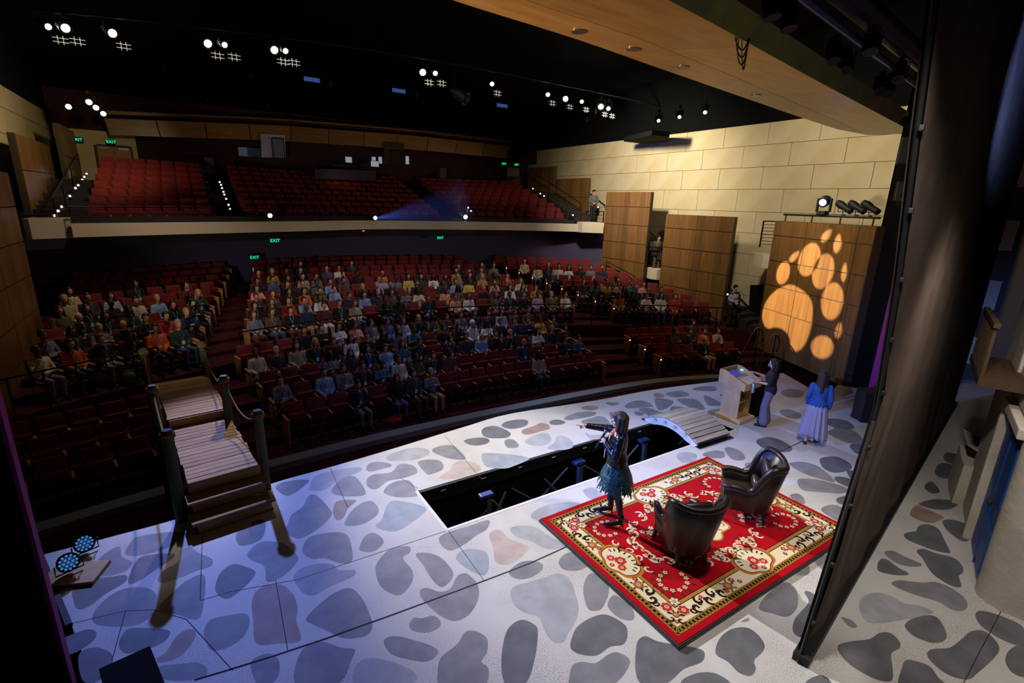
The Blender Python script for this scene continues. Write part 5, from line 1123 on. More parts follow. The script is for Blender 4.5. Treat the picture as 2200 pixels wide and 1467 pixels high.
# ------------------------------------------------------------------ LED floor lamps on the left, board, black box
emission('led_blue', '#5a9fe0', .55); mat('led_face', '#1a3f7a', .3, emit=('#2a60b0', .22))
def ledpar(label, loc, aim):
    t = thing('led_floor_lamp', label, 'stage light', loc); d = (Vector(aim)-Vector(loc)).normalized(); q = d.to_track_quat('Z', 'Y').to_matrix(); c = Vector((0,0,.17))
    h = obj('housing', MB().lathe([(.06,-.13),(.10,-.11),(.115,0),(.12,.02),(.108,.02),(.0,.012)], 20, q, c), 'black', t, smooth=True)
    f = obj('lens_face', MB().lathe([(0,.014),(.106,.014),(.106,.018),(0,.018)], 20, q, c), 'led_face', t)
    for k in range(19):
        r = 0 if k == 0 else .045 if k < 7 else .085; a = 0 if k == 0 else (k*PI/3 if k < 7 else k*PI/6); obj('led', MB().lathe([(0,.019),(.015,.019),(.010,.026),(0,.028)], 8, q, c+q @ Vector((r*math.cos(a), r*math.sin(a), 0))), 'led_blue', f)
    sd = q @ Vector((1,0,0)); sd.z = 0; sd.normalize()
    obj('yoke', MB().tube([c+sd*.135, c+sd*.14-Vector((0,0,.13)), c-sd*.14-Vector((0,0,.13)), c-sd*.135], .010, 6), 'blackmetal', t); obj('knob', MB().lathe([(.02,0),(.02,.02),(0,.02)], 8, sd.to_track_quat('Z','Y').to_matrix(), c+sd*.135), 'black', t)
    return t
P1, P2 = az(186,1190), az(152,1232, .05)
ledpar('blue glowing LED lamp at the far left stage edge', (P1.x, P1.y, .0), (P1.x+.9, P1.y-2.2, .9)); ledpar('blue glowing LED lamp on the small wooden board', (P2.x, P2.y, .05), (P2.x+.9, P2.y-2.2, .9))
b = MB().box((0,0,.025), (.62,.42,.045), None, .004); o = obj('wooden_board', b, 'maple', None, (P2.x+.03, P2.y, 0), -.35); tag(o, 'small pale wooden board under the nearer LED lamp', 'board')
q = [az(322,1387,.5), az(352,1462,.5), az(212,1437,.5)]
t = thing('stage_monitor', 'black monitor box at the near left of the stage', 'loudspeaker', (q[0].x, q[0].y, 0)); e1, e2 = q[1]-q[0], (q[2]-q[0])*1.0
vs = [Vector((0,0,0)), Vector((e1.x,e1.y,0))*1.6, Vector((e1.x,e1.y,0))*1.6+Vector((e2.x,e2.y,0)), Vector((e2.x,e2.y,0))]; obj('cabinet', MB().add([v*1.0 for v in vs]+[v*1.0+Vector((0,0,.5)) for v in vs], [(0,1,2,3),(4,5,6,7),(0,1,5,4),(1,2,6,5),(2,3,7,6),(3,0,4,7)]), 'black_matt', t)
obj('grille', MB().add([vs[0]*.95+vs[1]*.05+Vector((0,0,.05)), vs[1]*.95+vs[0]*.05+Vector((0,0,.05)), vs[1]*.95+vs[0]*.05+Vector((0,0,.45)), vs[0]*.95+vs[1]*.05+Vector((0,0,.45))], [(0,1,2,3)]), 'grille', t)
# ------------------------------------------------------------------ masking flat at the right
F0, F1 = az(1722,1428), az(2050,870); Fd = (F1-F0); FL_ = Fd.length; FH = 8.6
mat('flat_cloth', '#6a5c53', .9, noise=(1.6, '#5a4e46', .4, .65), spec=.1); t = thing('masking_flat', 'tall dark cloth masking flat crossing the right foreground', 'masking flat', F0, math.atan2(Fd.y, Fd.x))
def onflat(px, py):                               # sight line met with the plane of the flat -> (along, height)
    d = ray(px, py); n_ = Vector((-Fd.y, Fd.x, 0)); k = (F0-CO).dot(n_)/d.dot(n_); q = CO+d*k; return ((q-F0).dot(Fd)/FL_, q.z)
EDG = [(0, 0)]+[onflat(*p) for p in ((1800,1180),(1893,882),(1940,600),(1978,300),(2020,0))]
print('EDG', EDG)
def edgex(z):
    for (x0, z0), (x1, z1) in zip(EDG, EDG[1:]):
        if z <= z1: return x0+(x1-x0)*(z-z0)/(z1-z0)
    return EDG[-1][0]+(EDG[-1][0]-EDG[-2][0])*(z-EDG[-1][1])/(EDG[-1][1]-EDG[-2][1])
random.seed(2); b = MB(); nx, nz = 60, 24; vs = []
for i in range(nx+1):
    for j in range(nz+1):
        z = .04+(FH-.04)*(j/nz)**1.4; e_ = edgex(z); x = e_+(FL_-e_)*(i/nx)**1.5; w_ = .018*math.sin(x*5.1+z*1.1)*math.exp(-z*.45)+.02*math.sin((x-z*.62)*9)*math.exp(-((x-z*.55-.2)**2)*1.3)
        vs.append((x, w_, z))
b.add(vs, [(i*(nz+1)+j, (i+1)*(nz+1)+j, (i+1)*(nz+1)+j+1, i*(nz+1)+j+1) for i in range(nx) for j in range(nz)]); [b.quad((edgex(z0)+.02,.08,z0), (FL_,.08,z0), (FL_,.08,z1), (edgex(z1)+.02,.08,z1)) for z0, z1 in [(.04+(FH-.04)*k/16, .04+(FH-.04)*(k+1)/16) for k in range(16)]]; obj('cloth', b, 'flat_cloth', t, smooth='all')
obj('bottom_batten', MB().box((FL_/2,.02,.05), (FL_,.16,.10)), 'black', t); obj('edge_batten', MB().tube([(edgex(z), .03, z) for z in [FH*k/30 for k in range(31)]], .022, 6), 'black', t)
for k in range(9): z = .45+k*.62; obj('tie', MB().box((edgex(z)-.03,.0,z), (.05,.04,.05), None, .01), 'black', t)
# ------------------------------------------------------------------ set facade with blue door
DB, DA = az(2098,1262), az(2085,1160); dd = (DA-DB).normalized(); t = thing('set_facade', 'white plaster house front with blue panelled door at far right', 'stage set', DB, math.atan2(dd.y, dd.x))
W_ = (DA-DB).length; mat('plaster', '#bdb4a8', .8, bump=(9, .5), noise=(2, '#a89f94', .45, .7)); mat('blue_door', '#0a4a96', .45); wood('dark_beam', '#3a2a1a', '#4c3822', rough=.7)
dr = obj('door', MB().box((W_/2,-.03,1.08), (W_-.02,.05,2.14)), 'blue_door', t)
for (u, z, w_, h_) in ((.28,.45,.36,.62), (.72,.45,.36,.62), (.28,1.55,.36,.86), (.72,1.55,.36,.86)):
    obj('door_panel', MB().box((W_*u,.0,z), (W_*w_,.03,h_), None, .012), 'blue_door', dr)
for (u, z) in ((.5,.45),(.5,1.55)): obj('rail_line', MB().box((W_*u,.004,z), (.02,.02,.9)), 'blue_door', dr)
obj('handle', MB().ell((W_*.45,.04,1.0), (.03,.03,.05), 10, 8), 'dark_beam', dr)
obj('jamb', MB().box((-.05,-.03,1.1), (.10,.10,2.3), None, .015), 'plaster', t); obj('jamb', MB().box((W_+.05,.02,1.1), (.10,.16,2.3), None, .015), 'plaster', t); obj('lintel', MB().box((W_/2,.02,2.24), (W_+.2,.16,.14), None, .015), 'plaster', t)
b = MB().loft([[Vector((x, y, z)) for x, y in ((-.10,-.6),(-.10,.02),(-.16,.01),(-.28,-.07),(-.36,-.22),(-.40,-.6),(-.40,-1.6),(-.1,-1.6))] for z in (0, .6, 1.4, 2.6, 4.6)]); obj('near_wall', b, 'plaster', t, smooth=40)
obj('far_wall', MB().box((W_+.75,-.10,2.3), (1.3,.30,4.6), None, .03), 'plaster', t); obj('upper_wall', MB().box((W_/2,-.12,3.5), (W_+.3,.26,2.3)), 'plaster', t)
bal = obj('wood_balcony', MB().box((W_+.1,.25,2.62), (1.6,.5,.10)), 'dark_beam', t)
for k in range(10): obj('baluster', MB().box((W_-.62+k*.165,.47,3.0), (.05,.04,.72)), 'dark_beam', bal)
obj('handrail', MB().box((W_+.1,.47,3.40), (1.6,.07,.06)), 'dark_beam', bal)
p = az(2060,1075); t = thing('cloth_crate', 'white cloth covered crate beside the blue door', 'crate', (p.x+.42, p.y-.12, 0), .35); obj('box', MB().loft([[Vector((x*w_, y*w_, z)) for x, y in ((-.5,-.35),(0,-.38),(.5,-.35),(.52,0),(.5,.35),(0,.37),(-.5,.35),(-.52,0))] for z, w_ in ((0,1.04),(.4,1.0),(.72,.98))]), 'plaster', t, smooth=40); obj('draped_cloth', MB().add([(-.5,-.36,.725),(.5,-.36,.725),(.55,.36,1.02),(-.45,.36,1.05),(-.52,-.42,.35),(.1,-.45,.30)], [(0,1,2,3),(0,4,5,1)]), 'plaster', t)
# ================================================================== PEOPLE ON STAGE
mat('leather_jacket', '#0b0d14', .3, bump=(22, .6), spec=.42); mat('tights', '#0a0a0c', .55); mat('heel_black', '#08080a', .25)
mat('sequin', '#0f4a50', .25, .5, noise=(60, '#0a1c24', .45, .6), bump=(120, .6)); mat('denim', '#1f4f9c', .8, noise=(30, '#173e80', .4, .6), bump=(40, .3)); mat('skirt_cloth', '#8d8ba4', .85, bump=(20, .2)); mat('grey_trouser', '#6d6478', .85, bump=(18, .25)); mat('black_top', '#0e0f14', .8, bump=(25, .3))
mat('skin_fair', '#cf9c80', .5, spec=.35); mat('hair_dark', '#2a1815', .35, bump=(90, .6), spec=.4); mat('hair_black', '#0a0809', .35, bump=(90, .6), spec=.4); mat('lip', '#8c3a36', .5); mat('eye_dark', '#15100e', .3); mat('eye_white', '#d8d4cc', .4); mat('scarf_red', '#a83a20', .7, noise=(25, '#d8b070', .5, .56)); mat('mask_cloth', '#5a6a9a', .8)
def hand(b, wr, dr, up, curl=0.3, point=False, r=.0095):
    """palm, four fingers of unequal length and a thumb from the side of the palm"""
    wr, dr, up = Vector(wr), Vector(dr).normalized(), Vector(up).normalized(); sd = dr.cross(up).normalized(); up = sd.cross(dr)
    pc = wr+dr*.045; b.ell(pc, (.038,.048,.018), 12, 8, Matrix((sd, dr, up)).transposed())
    for k, (o, L) in enumerate(((-.028,.066), (-.0095,.076), (.0095,.071), (.028,.056))):
        c = curl if not (point and k == 0) else 0.0
        c = 1.35 if point and k else c; p = wr+dr*.085+sd*o; a = 0.0; q = p
        for s_ in (.42, .32, .26):
            a += c; d = dr*math.cos(a)-up*math.sin(a); n = q+d*L*s_*1.05; b.cap(q, r, n, r*.9, 8); q = n
    p = wr+dr*.03-sd*.034; d = (dr*.6-sd*.75-up*.25).normalized(); n = p+d*.034; b.cap(p, r*1.15, n, r, 8); b.cap(n, r, n+(dr*.9-up*.35).normalized()*.028, r*.85, 8)
def head(b, c, yaw=0, pitch=0, s=1.0):
    R = Matrix.Rotation(yaw, 3, 'Z') @ Matrix.Rotation(pitch, 3, 'X'); T = lambda x, y, z: Vector(c)+R @ (Vector((x, y, z))*s)
    b.ell(T(0,-.008,.02), (.076*s,.096*s,.10*s), 16, 12, R); b.ell(T(0,.022,-.045), (.058*s,.066*s,.068*s), 14, 10, R); b.ell(T(0,.058,-.088), (.024*s,.022*s,.02*s), 10, 8, R)
    b.cap(T(0,.088,.012), .010*s, T(0,.104,-.022), .015*s, 8)
    for q in (-1, 1): b.ell(T(q*.036,.068,.034), (.024*s,.018*s,.010*s), 8, 6, R); b.ell(T(q*.079,-.004,-.008), (.010*s,.020*s,.032*s), 8, 6, R); b.ell(T(q*.04,.055,-.03), (.026*s,.024*s,.024*s), 8, 6, R)
    return R, T
def facebits(t, T, s=1.0):
    for q in (-1, 1):
        e = obj('eye', MB().ell(T(q*.032,.079,.012), (.012*s,.008*s,.008*s), 10, 8), 'eye_white', t, smooth='all'); obj('iris', MB().ell(T(q*.031,.086,.012), (.0055*s,.003*s,.0055*s), 8, 6), 'eye_dark', e); obj('eyebrow', MB().cap(T(q*.018,.090,.036), .0035*s, T(q*.05,.078,.038), .0028*s, 6), 'eye_dark', t)
    obj('lips', MB().ell(T(0,.086,-.052), (.020*s,.008*s,.008*s), 10, 6), 'lip', t, smooth='all')
def torso(b, secs, n=18): b.loft([[Vector((cx+w*math.cos(2*PI*k/n), cy+d*math.sin(2*PI*k/n), z)) for k in range(n)] for z, w, d, cx, cy in secs])
def figure(name, label, cat, P, fdir, scale): 
    t = thing(name, label, cat, P, math.atan2(-fdir[0], fdir[1])); t.scale = (scale,)*3; return t
# ------------------------------------------------------------------ the speaker, pointing
P0 = az(1325,1132,.07); Q0 = az(1302,1100,.07); mid = (P0+Q0)/2; fd = Vector((-.71,.70,0)); sc1 = 1.045
t = figure('person', 'speaker in black leather jacket and teal fringed dress pointing across the stage', 'person', (mid.x, mid.y, ZRUG), (fd.x, fd.y), sc1)
Ri = Matrix.Rotation(-math.atan2(-fd.x, fd.y), 3, 'Z'); lf = (Ri @ (P0-mid))/sc1; rf = (Ri @ (Q0-mid))/sc1
LFt, RFt = Vector((lf.x, lf.y, 0)), Vector((rf.x, rf.y, 0))
hipL, hipR = Vector((-.085,-.02,.94)), Vector((.085,-.02,.94)); aL, aR = LFt+Vector((0,-.05,.13)), RFt+Vector((0,-.06,.13)); kL, kR = hipL.lerp(aL, .5)+Vector((-.01,.05,.02)), hipR.lerp(aR, .5)+Vector((.01,.06,.02))
tor = [(.90,.165,.125,0,-.01),(.98,.165,.12,0,-.01),(1.10,.125,.095,0,0),(1.22,.14,.11,0,.01),(1.33,.155,.105,0,0),(1.40,.15,.085,0,-.01),(1.44,.07,.06,0,-.01),(1.47,.05,.05,0,0)]
shL, shR = Vector((-.165,-.01,1.385)), Vector((.165,-.01,1.385)); eL, wL = Vector((-.235,.03,1.12)), Vector((-.075,.185,1.27)); eR, wR = Vector((.215,.24,1.36)), Vector((.165,.475,1.385))
b = MB(); torso(b, tor); b.cap((0,-.005,1.42), .048, (0,.01,1.52), .046); hc = Vector((0,.02,1.60)); R_, T_ = head(b, hc, .05, -.05)
for h, k, a in ((hipL,kL,aL), (hipR,kR,aR)): b.cap(h, .085, k, .052); b.cap(k, .052, k.lerp(a, .35)+Vector((0,-.015,0)), .05); b.cap(k.lerp(a, .35)+Vector((0,-.015,0)), .05, a, .032)
for ft, a in ((LFt,aL), (RFt,aR)): b.cap(a, .030, ft+Vector((0,.08,.04)), .020); b.cap(ft+Vector((0,.08,.04)), .020, ft+Vector((0,.14,.026)), .014)
for s, e, w in ((shL,eL,wL), (shR,eR,wR)): b.cap(s, .045, e, .037); b.cap(e, .036, w, .024)
hand(b, wL, (wL-eL)*.5+Vector((.05,.02,.03)), Vector((-.3,.4,.5)), 1.0); hand(b, wR, (wR-eR), Vector((.2,0,1)), .3, True)
obj('body', remesh(b, .0065, 1), 'skin_fair', t); facebits(t, T_)
b = MB()
for h, k, a in ((hipL,kL,aL), (hipR,kR,aR)): b.cap(h, .093, k, .058); b.cap(k, .058, k.lerp(a, .35)+Vector((0,-.015,0)), .056); b.cap(k.lerp(a, .35)+Vector((0,-.015,0)), .056, a+Vector((0,0,-.01)), .037)
obj('tights', remesh(b, .012, 1), 'tights', t)
for ft, a in ((LFt,aL), (RFt,aR)):
    b = MB(); b.cap(a+Vector((0,0,.05)), .046, a+Vector((0,0,-.03)), .044); b.cap(a+Vector((0,.0,-.03)), .044, ft+Vector((0,.085,.045)), .038); b.cap(ft+Vector((0,.085,.045)), .038, ft+Vector((0,.19,.024)), .018); sh = obj('ankle_boot', remesh(b, .008, 1), 'heel_black', t)
    obj('heel', MB().cap(ft+Vector((0,-.075,.09)), .018, ft+Vector((0,-.085,.006)), .007), 'heel_black', sh)
b = MB(); torso(b, [(.90,.165,.125,0,-.01),(.93,.185,.145,0,-.01),(1.02,.18,.14,0,-.01),(1.12,.15,.12,0,0),(1.22,.165,.135,0,.005),(1.33,.18,.13,0,0),(1.41,.16,.10,0,-.01),(1.455,.085,.075,0,-.01)])
for s, e, w in ((shL,eL,wL), (shR,eR,wR)): b.cap(s, .068, e, .056); b.cap(e, .055, e.lerp(w, .93), .042)
jk = obj('jacket', remesh(b, .011, 2), 'leather_jacket', t)
obj('zip', MB().tube(smoothline([(.05,.125,.93),(.045,.14,1.1),(.05,.145,1.25),(.07,.12,1.38)], 4), .005, 6), 'nail', jk); obj('zip', MB().tube(smoothline([(-.06,.125,.93),(-.06,.14,1.1),(-.07,.14,1.25),(-.08,.12,1.38)], 4), .005, 6), 'nail', jk); obj('belt_loop', MB().tube([(-.19*math.cos(u), -.01+.15*math.sin(u), .935) for u in [PI*k/14 for k in range(15)]], .009, 6), 'leather_jacket', jk)
obj('scarf', MB().loft([[Vector((.065*c_*k_, .035+.105*s_*k2, z)) for c_, s_ in [(math.cos(2*PI*q/12), math.sin(2*PI*q/12)) for q in range(12)]] for z, k_, k2 in ((1.22,.8,1.0),(1.32,1.15,1.0),(1.40,1.0,.85),(1.45,.85,.6))]), 'scarf_red', t, smooth='all')
b = MB(); random.seed(9); n = 36
b.loft([[Vector(((w+.012*math.sin(k*2.1+z*9))*math.cos(2*PI*k/n), -.01+(d+.012*math.sin(k*1.7))*math.sin(2*PI*k/n), z+(.05*math.sin(k*1.3) if z < .68 else 0))) for k in range(n)] for z, w, d in ((1.0,.15,.115),(.92,.185,.145),(.82,.225,.19),(.76,.25,.215),(.70,.265,.23))]); dr = obj('fringed_dress', b, 'sequin', t, smooth='all')
b = MB()
for k in range(260):
    a = random.uniform(0, 2*PI); z1 = random.uniform(.76,.98); z0 = z1-random.uniform(.14,.26); f1 = (1.0-z1)/.34; f0 = (1.0-z0)/.34; w1, d1, w0, d0 = .16+.115*f1, .127+.115*f1, .167+.118*f0, .132+.118*f0; da = random.uniform(-.06,.06); q = random.uniform(.010,.018)
    pa, pb_ = Vector((w1*math.cos(a), -.01+d1*math.sin(a), z1)), Vector((w0*math.cos(a+da), -.01+d0*math.sin(a+da), z0)); tn = Vector((-math.sin(a), math.cos(a), 0))*q; b.add([pa-tn*.5, pa+tn*.5, pb_+tn, pb_-tn], [(0,1,2,3)])
obj('fringe', b, 'sequin', dr)['kind'] = 'stuff'
b = MB(); b.ell(hc+Vector((0,-.022,.035)), (.098,.110,.105), 16, 12); b.ell(hc+Vector((0,.045,.070)), (.078,.055,.048), 12, 8)
for q in (-1, 1): b.cap(hc+Vector((q*.072,-.01,.05)), .042, hc+Vector((q*.088,.01,-.12)), .03); b.cap(hc+Vector((q*.06,-.06,.05)), .05, hc+Vector((q*.08,-.05,-.13)), .042)
b.cap(hc+Vector((0,-.08,.04)), .06, hc+Vector((0,-.085,-.13)), .05); obj('hair', remesh(b, .009, 2), 'hair_dark', t)
mi = thing('microphone', 'black handheld microphone in the speaker hand', 'microphone'); W4 = Matrix.Translation((mid.x, mid.y, ZRUG)) @ Matrix.Rotation(math.atan2(-fd.x, fd.y), 4, 'Z') @ Matrix.Scale(sc1, 4); mc = wL+((wL-eL)*.5+Vector((.05,.02,.03))).normalized()*.07+Vector((.01,.02,.0)); md = (Vector((-.005,.135,1.535))-mc).normalized(); mi.matrix_world = W4 @ Matrix.Translation(mc)
obj('handle', MB().cap(md*-.17, .011, md*.09, .017), 'black', mi, smooth='all'); obj('grille_head', MB().ell(md*.115, (.026,.026,.028), 12, 8), 'steel', mi, smooth='all')
lan = obj('lanyard', MB().bar((-.07,.09,1.42), (-.025,.165,1.2), .012, .004, (0,1,0)).bar((.07,.09,1.42), (-.02,.165,1.2), .012, .004, (0,1,0)), 'black', t); obj('badge', MB().box((-.022,.178,1.10), (.10,.006,.145), Matrix.Rotation(.05, 3, 'X')), 'paper', lan)
# ------------------------------------------------------------------ generic clothed standing figure
def standing(t, arms, skin, hairm, long_hair, top_m, leg_m, lower='trousers', look=(0,0), mask=False, feet=((-.10,.02),(.10,.02)), sleeves=1.0, step=0.0):
    hipL, hipR = Vector((-.085,0,.90)), Vector((.085,0,.90)); b = MB(); torso(b, tor[:1]+tor[1:]); b.cap((0,-.005,1.42), .048, (0,.01,1.52), .046); hc = Vector((0,.02,1.60)); R_, T_ = head(b, hc, *look)
    ank = [Vector((x, y, .085)) for x, y in feet]; kn = [h.lerp(a, .5)+Vector((0,.05,.01)) for h, a in zip((hipL,hipR), ank)]
    for h, k, a in zip((hipL,hipR), kn, ank): b.cap(h, .085, k, .055); b.cap(k, .053, a, .035); b.cap(a+Vector((0,.0,-.04)), .036, a+Vector((0,.14,-.055)), .026)
    for (s, e, w, hd, up, cu) in arms: b.cap(s, .045, e, .037); b.cap(e, .036, w, .025); hand(b, w, hd, up, cu)
    obj('body', remesh(b, .0085, 1), skin, t); facebits(t, T_)
    b = MB(); torso(b, [(.86,.17,.13,0,-.01)]+[(z, w+.02, d+.022, cx, cy) for z, w, d, cx, cy in tor[1:6]]+[(1.455,.075,.065,0,-.01)])
    for (s, e, w, hd, up, cu) in arms: b.cap(s, .066, e if sleeves > .4 else s.lerp(e, .7), .054); sleeves > .6 and b.cap(e, .053, e.lerp(w, .9), .042)
    obj('jacket' if sleeves > .6 else 'top', remesh(b, .012, 2), top_m, t)
    if lower == 'trousers':
        b = MB()
        for h, k, a in zip((hipL,hipR), kn, ank): b.cap(h, .10, k, .09); b.cap(k, .09, a+Vector((0,0,.06)), .115)
        b.ell((0,-.005,.92), (.175,.135,.10), 14, 8); obj('trousers', remesh(b, .013, 2), leg_m, t)
    else:
        n = 84; b = MB(); b.loft([[Vector(((w+a_*math.sin(k*2*PI/6+.6*math.sin(k*.5)))*math.cos(2*PI*k/n), cy+(d+a_*math.sin(k*2*PI/6+.6*math.sin(k*.5)))*math.sin(2*PI*k/n), z-(.05*math.sin(k*.19) if z < .3 else 0))) for k in range(n)] for z, w, d, a_, cy in ((1.02,.145,.115,.002,0),(.92,.18,.14,.008,-.01),(.70,.21,.17,.02,-.02),(.45,.24,.21,.03,-.03),(.26,.26,.245,.038,-.04),(.20,.265,.25,.04,-.04))]); obj('pleated_skirt', b, leg_m, t, smooth='all')
    b = MB()
    for a in ank: b.cap(a+Vector((0,-.03,-.045)), .042, a+Vector((0,.16,-.058)), .032)
    obj('shoes', remesh(b, .012, 1), 'heel_black', t)
    b = MB(); b.ell(hc+Vector((0,-.022,.035)), (.096,.108,.104), 16, 12); b.ell(hc+Vector((0,.035,.080)), (.074,.05,.04), 12, 8)
    if long_hair:
        for q in (-1, 1): b.cap(hc+Vector((q*.07,-.02,.05)), .042, hc+Vector((q*.095,-.01,-.24)), .04); b.cap(hc+Vector((q*.055,-.07,.05)), .055, hc+Vector((q*.07,-.085,-.30)), .045)
        b.cap(hc+Vector((0,-.09,.04)), .065, hc+Vector((0,-.11,-.33)), .05)
    obj('hair', remesh(b, .011, 2), hairm, t)
    if mask: obj('face_mask', MB().ell(hc+Vector((0,.075,-.045)), (.055,.045,.05), 12, 8), 'mask_cloth', t, smooth='all')
V3 = Vector
sL, sR = V3((-.165,-.01,1.385)), V3((.165,-.01,1.385))
P = az(1641,914); t = figure('person', 'person in black top and wide grey trousers standing behind the lectern', 'person', (P.x, P.y, 0), (-.5,.87), .93)
standing(t, [(sL, V3((-.22,.04,1.14)), V3((-.13,.27,1.12)), V3((.1,1,0)), V3((0,0,1)), .5), (sR, V3((.23,.12,1.18)), V3((.15,.38,1.27)), V3((-.1,1,.1)), V3((0,0,1)), .4)], 'skin_fair', 'hair_black', True, 'black_top', 'grey_trouser', look=(.1,-.25), mask=True, sleeves=.5, feet=((-.11,.03),(.11,-.02)))
mat('bottle_steel', '#9fb4c8', .3, .6); B4 = Matrix.Translation((P.x, P.y, 0)) @ Matrix.Rotation(math.atan2(.5,.87), 4, 'Z') @ Matrix.Scale(.93, 4); bp = B4 @ V3((-.12,.37,.83)); bo = thing('water_bottle', 'pale blue steel bottle hanging from the hand behind the lectern', 'bottle', bp); obj('flask', MB().lathe([(0,0),(.036,.005),(.036,.19),(.022,.215),(.022,.235)], 16), 'bottle_steel', bo, smooth=True); obj('cap', MB().lathe([(.024,.235),(.024,.262),(0,.265)], 12), 'black', bo); obj('loop', MB().tube([(.02*math.cos(u), 0, .275+.018*math.sin(u)) for u in [2*PI*k/10 for k in range(10)]], .004, 5, closed=True), 'black', bo)
P = az(1741,951); t = figure('person', 'person in blue denim jacket and long pleated skirt walking away', 'person', (P.x, P.y, 0), (.86,.50), .93)
standing(t, [(sL, V3((-.22,-.02,1.13)), V3((-.20,.10,.90)), V3((.1,.4,-1)), V3((-1,0,0)), .4), (sR, V3((.22,-.05,1.13)), V3((.22,.02,.88)), V3((0,.2,-1)), V3((1,0,0)), .4)], 'skin_fair', 'hair_dark', True, 'denim', 'skirt_cloth', 'skirt', look=(0,-.2), feet=((-.12,-.14),(.10,.10)))
# ushers at the side
for k, (p, fdv, s_, lab, tm, lm) in enumerate(((az(1568,702,.17), (-.4,-.9), 1.0, 'usher in black and white jacket standing on the stair by the broad screen', 'usher_white', 'black_top'), (ax(1272,478,18.5), (-.5,-.85), .98, 'usher in grey standing on the upper right landing', 'usher_grey', 'black_top'), (ax(1408,584,18.7), (-.5,-.85), 1.0, 'usher in olive jacket standing on the landing between wooden screens', 'usher_olive', 'usher_olive'))):
    if k == 0: mat('usher_white', '#a9adba', .8, noise=(4, '#20242e', .45, .5)); mat('usher_grey', '#5c5c62', .8); mat('usher_olive', '#4a4632', .8)
    t = figure('person', lab, 'person', p, fdv, s_)
    standing(t, [(sL, V3((-.23,.02,1.13)), V3((-.06,.17,1.02)), V3((.6,.5,0)), V3((0,0,1)), .6), (sR, V3((.23,.02,1.13)), V3((.06,.17,1.02)), V3((-.6,.5,0)), V3((0,0,1)), .6)], 'skin_fair', 'hair_black', False, tm, lm)
# ================================================================== RIG: lanterns, signs, small lights
emission('lamp_white', '#fff6ea', 40.0); emission('lamp_soft', '#fff0dc', 9.0); emission('lamp_dim', '#d8d4c8', 1.4); emission('lamp_blue', '#7f9dff', 16.0); emission('plate_blue', '#5f79d8', .30)
mat('grid_bar_glow', '#d8d6d0', .5, emit=('#fff4e0', .4))  # emission stands in for lantern light falling on the bars
def lantern(label, P, aim, r=.13, lens='lamp_white', grid=True, group='ceiling lanterns'):
    t = thing('stage_lantern', label, 'stage light', P, 0, group); d = (Vector(aim)-Vector(P)).normalized(); q = d.to_track_quat('Z', 'Y').to_matrix()
    obj('housing', MB().lathe([(.0,-.42),(.10,-.40),(.125,-.2),(r+.015,-.02),(r+.02,.02),(r+.005,.02)], 16, q), 'black', t, smooth=True); obj('lens', MB().ell((0,0,0), (r,r,.03), 16, 8, q), lens, t)
    sd = q @ Vector((1,0,0)); obj('yoke', MB().tube([sd*(r+.03), sd*(r+.04)+Vector((0,0,.28)), -sd*(r+.04)+Vector((0,0,.28)), -sd*(r+.03)], .014, 6), 'black', t); obj('clamp', MB().box((0,0,.33), (.07,.07,.12)), 'black', t)
    if grid:
        b = MB(); o_ = Vector((.22,.0,-.30))
        for k in (-1, 1): b.bar(o_+Vector((-.17,-.05,k*.05)), o_+Vector((.17,-.05,k*.05)), .016); b.bar(o_+Vector((k*.06,-.05,-.11)), o_+Vector((k*.06,-.05,.11)), .016)
        obj('safety_grid', b, 'grid_bar_glow', t)
    return t
for k, p in enumerate([(103,57),(140,60),(241,71),(446,93),(482,96),(589,107),(613,109),(908,155),(935,157),(1057,180),(1177,203),(1215,212),(1250,218),(1291,229),(1307,233)]):
    big = p in ((140,60),(241,71),(446,93),(589,107),(908,155),(1215,212),(1291,229)); lantern(f'bright lantern on the front catwalk, {ORD[k+1]} from left', az(*p, 9.0), (6, 5.5, 1), .14 if big else .10)
for k, p in enumerate([(147,229),(191,219),(206,231),(222,244)]): lantern(f'small lantern above the left wall, {ORD[k+1]} from left', az(*p, 7.9), (0, 9, 2), .13, 'lamp_soft', False, 'left wall lanterns')
for k, p in enumerate([(1415,259),(1460,251),(1515,241)]): lantern(f'small lantern above the right wall, {ORD[k+1]} from left', az(*p, 7.9), (6, 6, 1), .08, 'lamp_soft', False, 'right wall lanterns')
cw = smoothline([az(*p, 9.36) for p in [(60,20),(446,60),(908,125),(1307,203),(1440,235)]], 5); o = obj('catwalk_pipe', MB().tube(cw, .035, 8), 'black', smooth='all'); tag(o, 'long black pipe carrying the front lanterns', 'pipe')
# black catwalk end that hangs before the cream wall
p = [az(*q, 7.75) for q in [(1340,304),(1400,290),(1438,294),(1436,304),(1400,311)]]; b = MB().prism([(min(v.x, 19.4), v.y) for v in p], 7.75, 7.95); o = obj('catwalk_end', b, 'black_matt'); tag(o, 'black curved end of the ceiling catwalk before the cream wall', 'catwalk')
for k, p in enumerate([(352,157),(539,171),(441,195),(447,220),(710,188),(893,212),(1262,262),(1280,245),(575,232),(1010,255)]):
    t = thing('house_downlight', f'faint round downlight in the black ceiling, {ORD[k+1]} of ten', 'light', az(*p, 9.2), 0, 'faint downlights'); obj('can', MB().lathe([(.06,.0),(.09,.0),(.09,.22),(.0,.22)], 12), 'black', t); obj('lens', MB().lathe([(0,.004),(.06,.004),(.06,.01),(0,.01)], 12), 'lamp_dim', t)
for k, p in enumerate([(670,171),(857,195),(1079,227)]): o = obj('blue_plate', MB().box((0,0,0), (.55,.04,.14), None, .01), 'plate_blue', None, ay(*p, 21.0)); tag(o, f'faint blue lit plate under the ceiling, {ORD[k+1]} from left', 'light', 'blue plates')
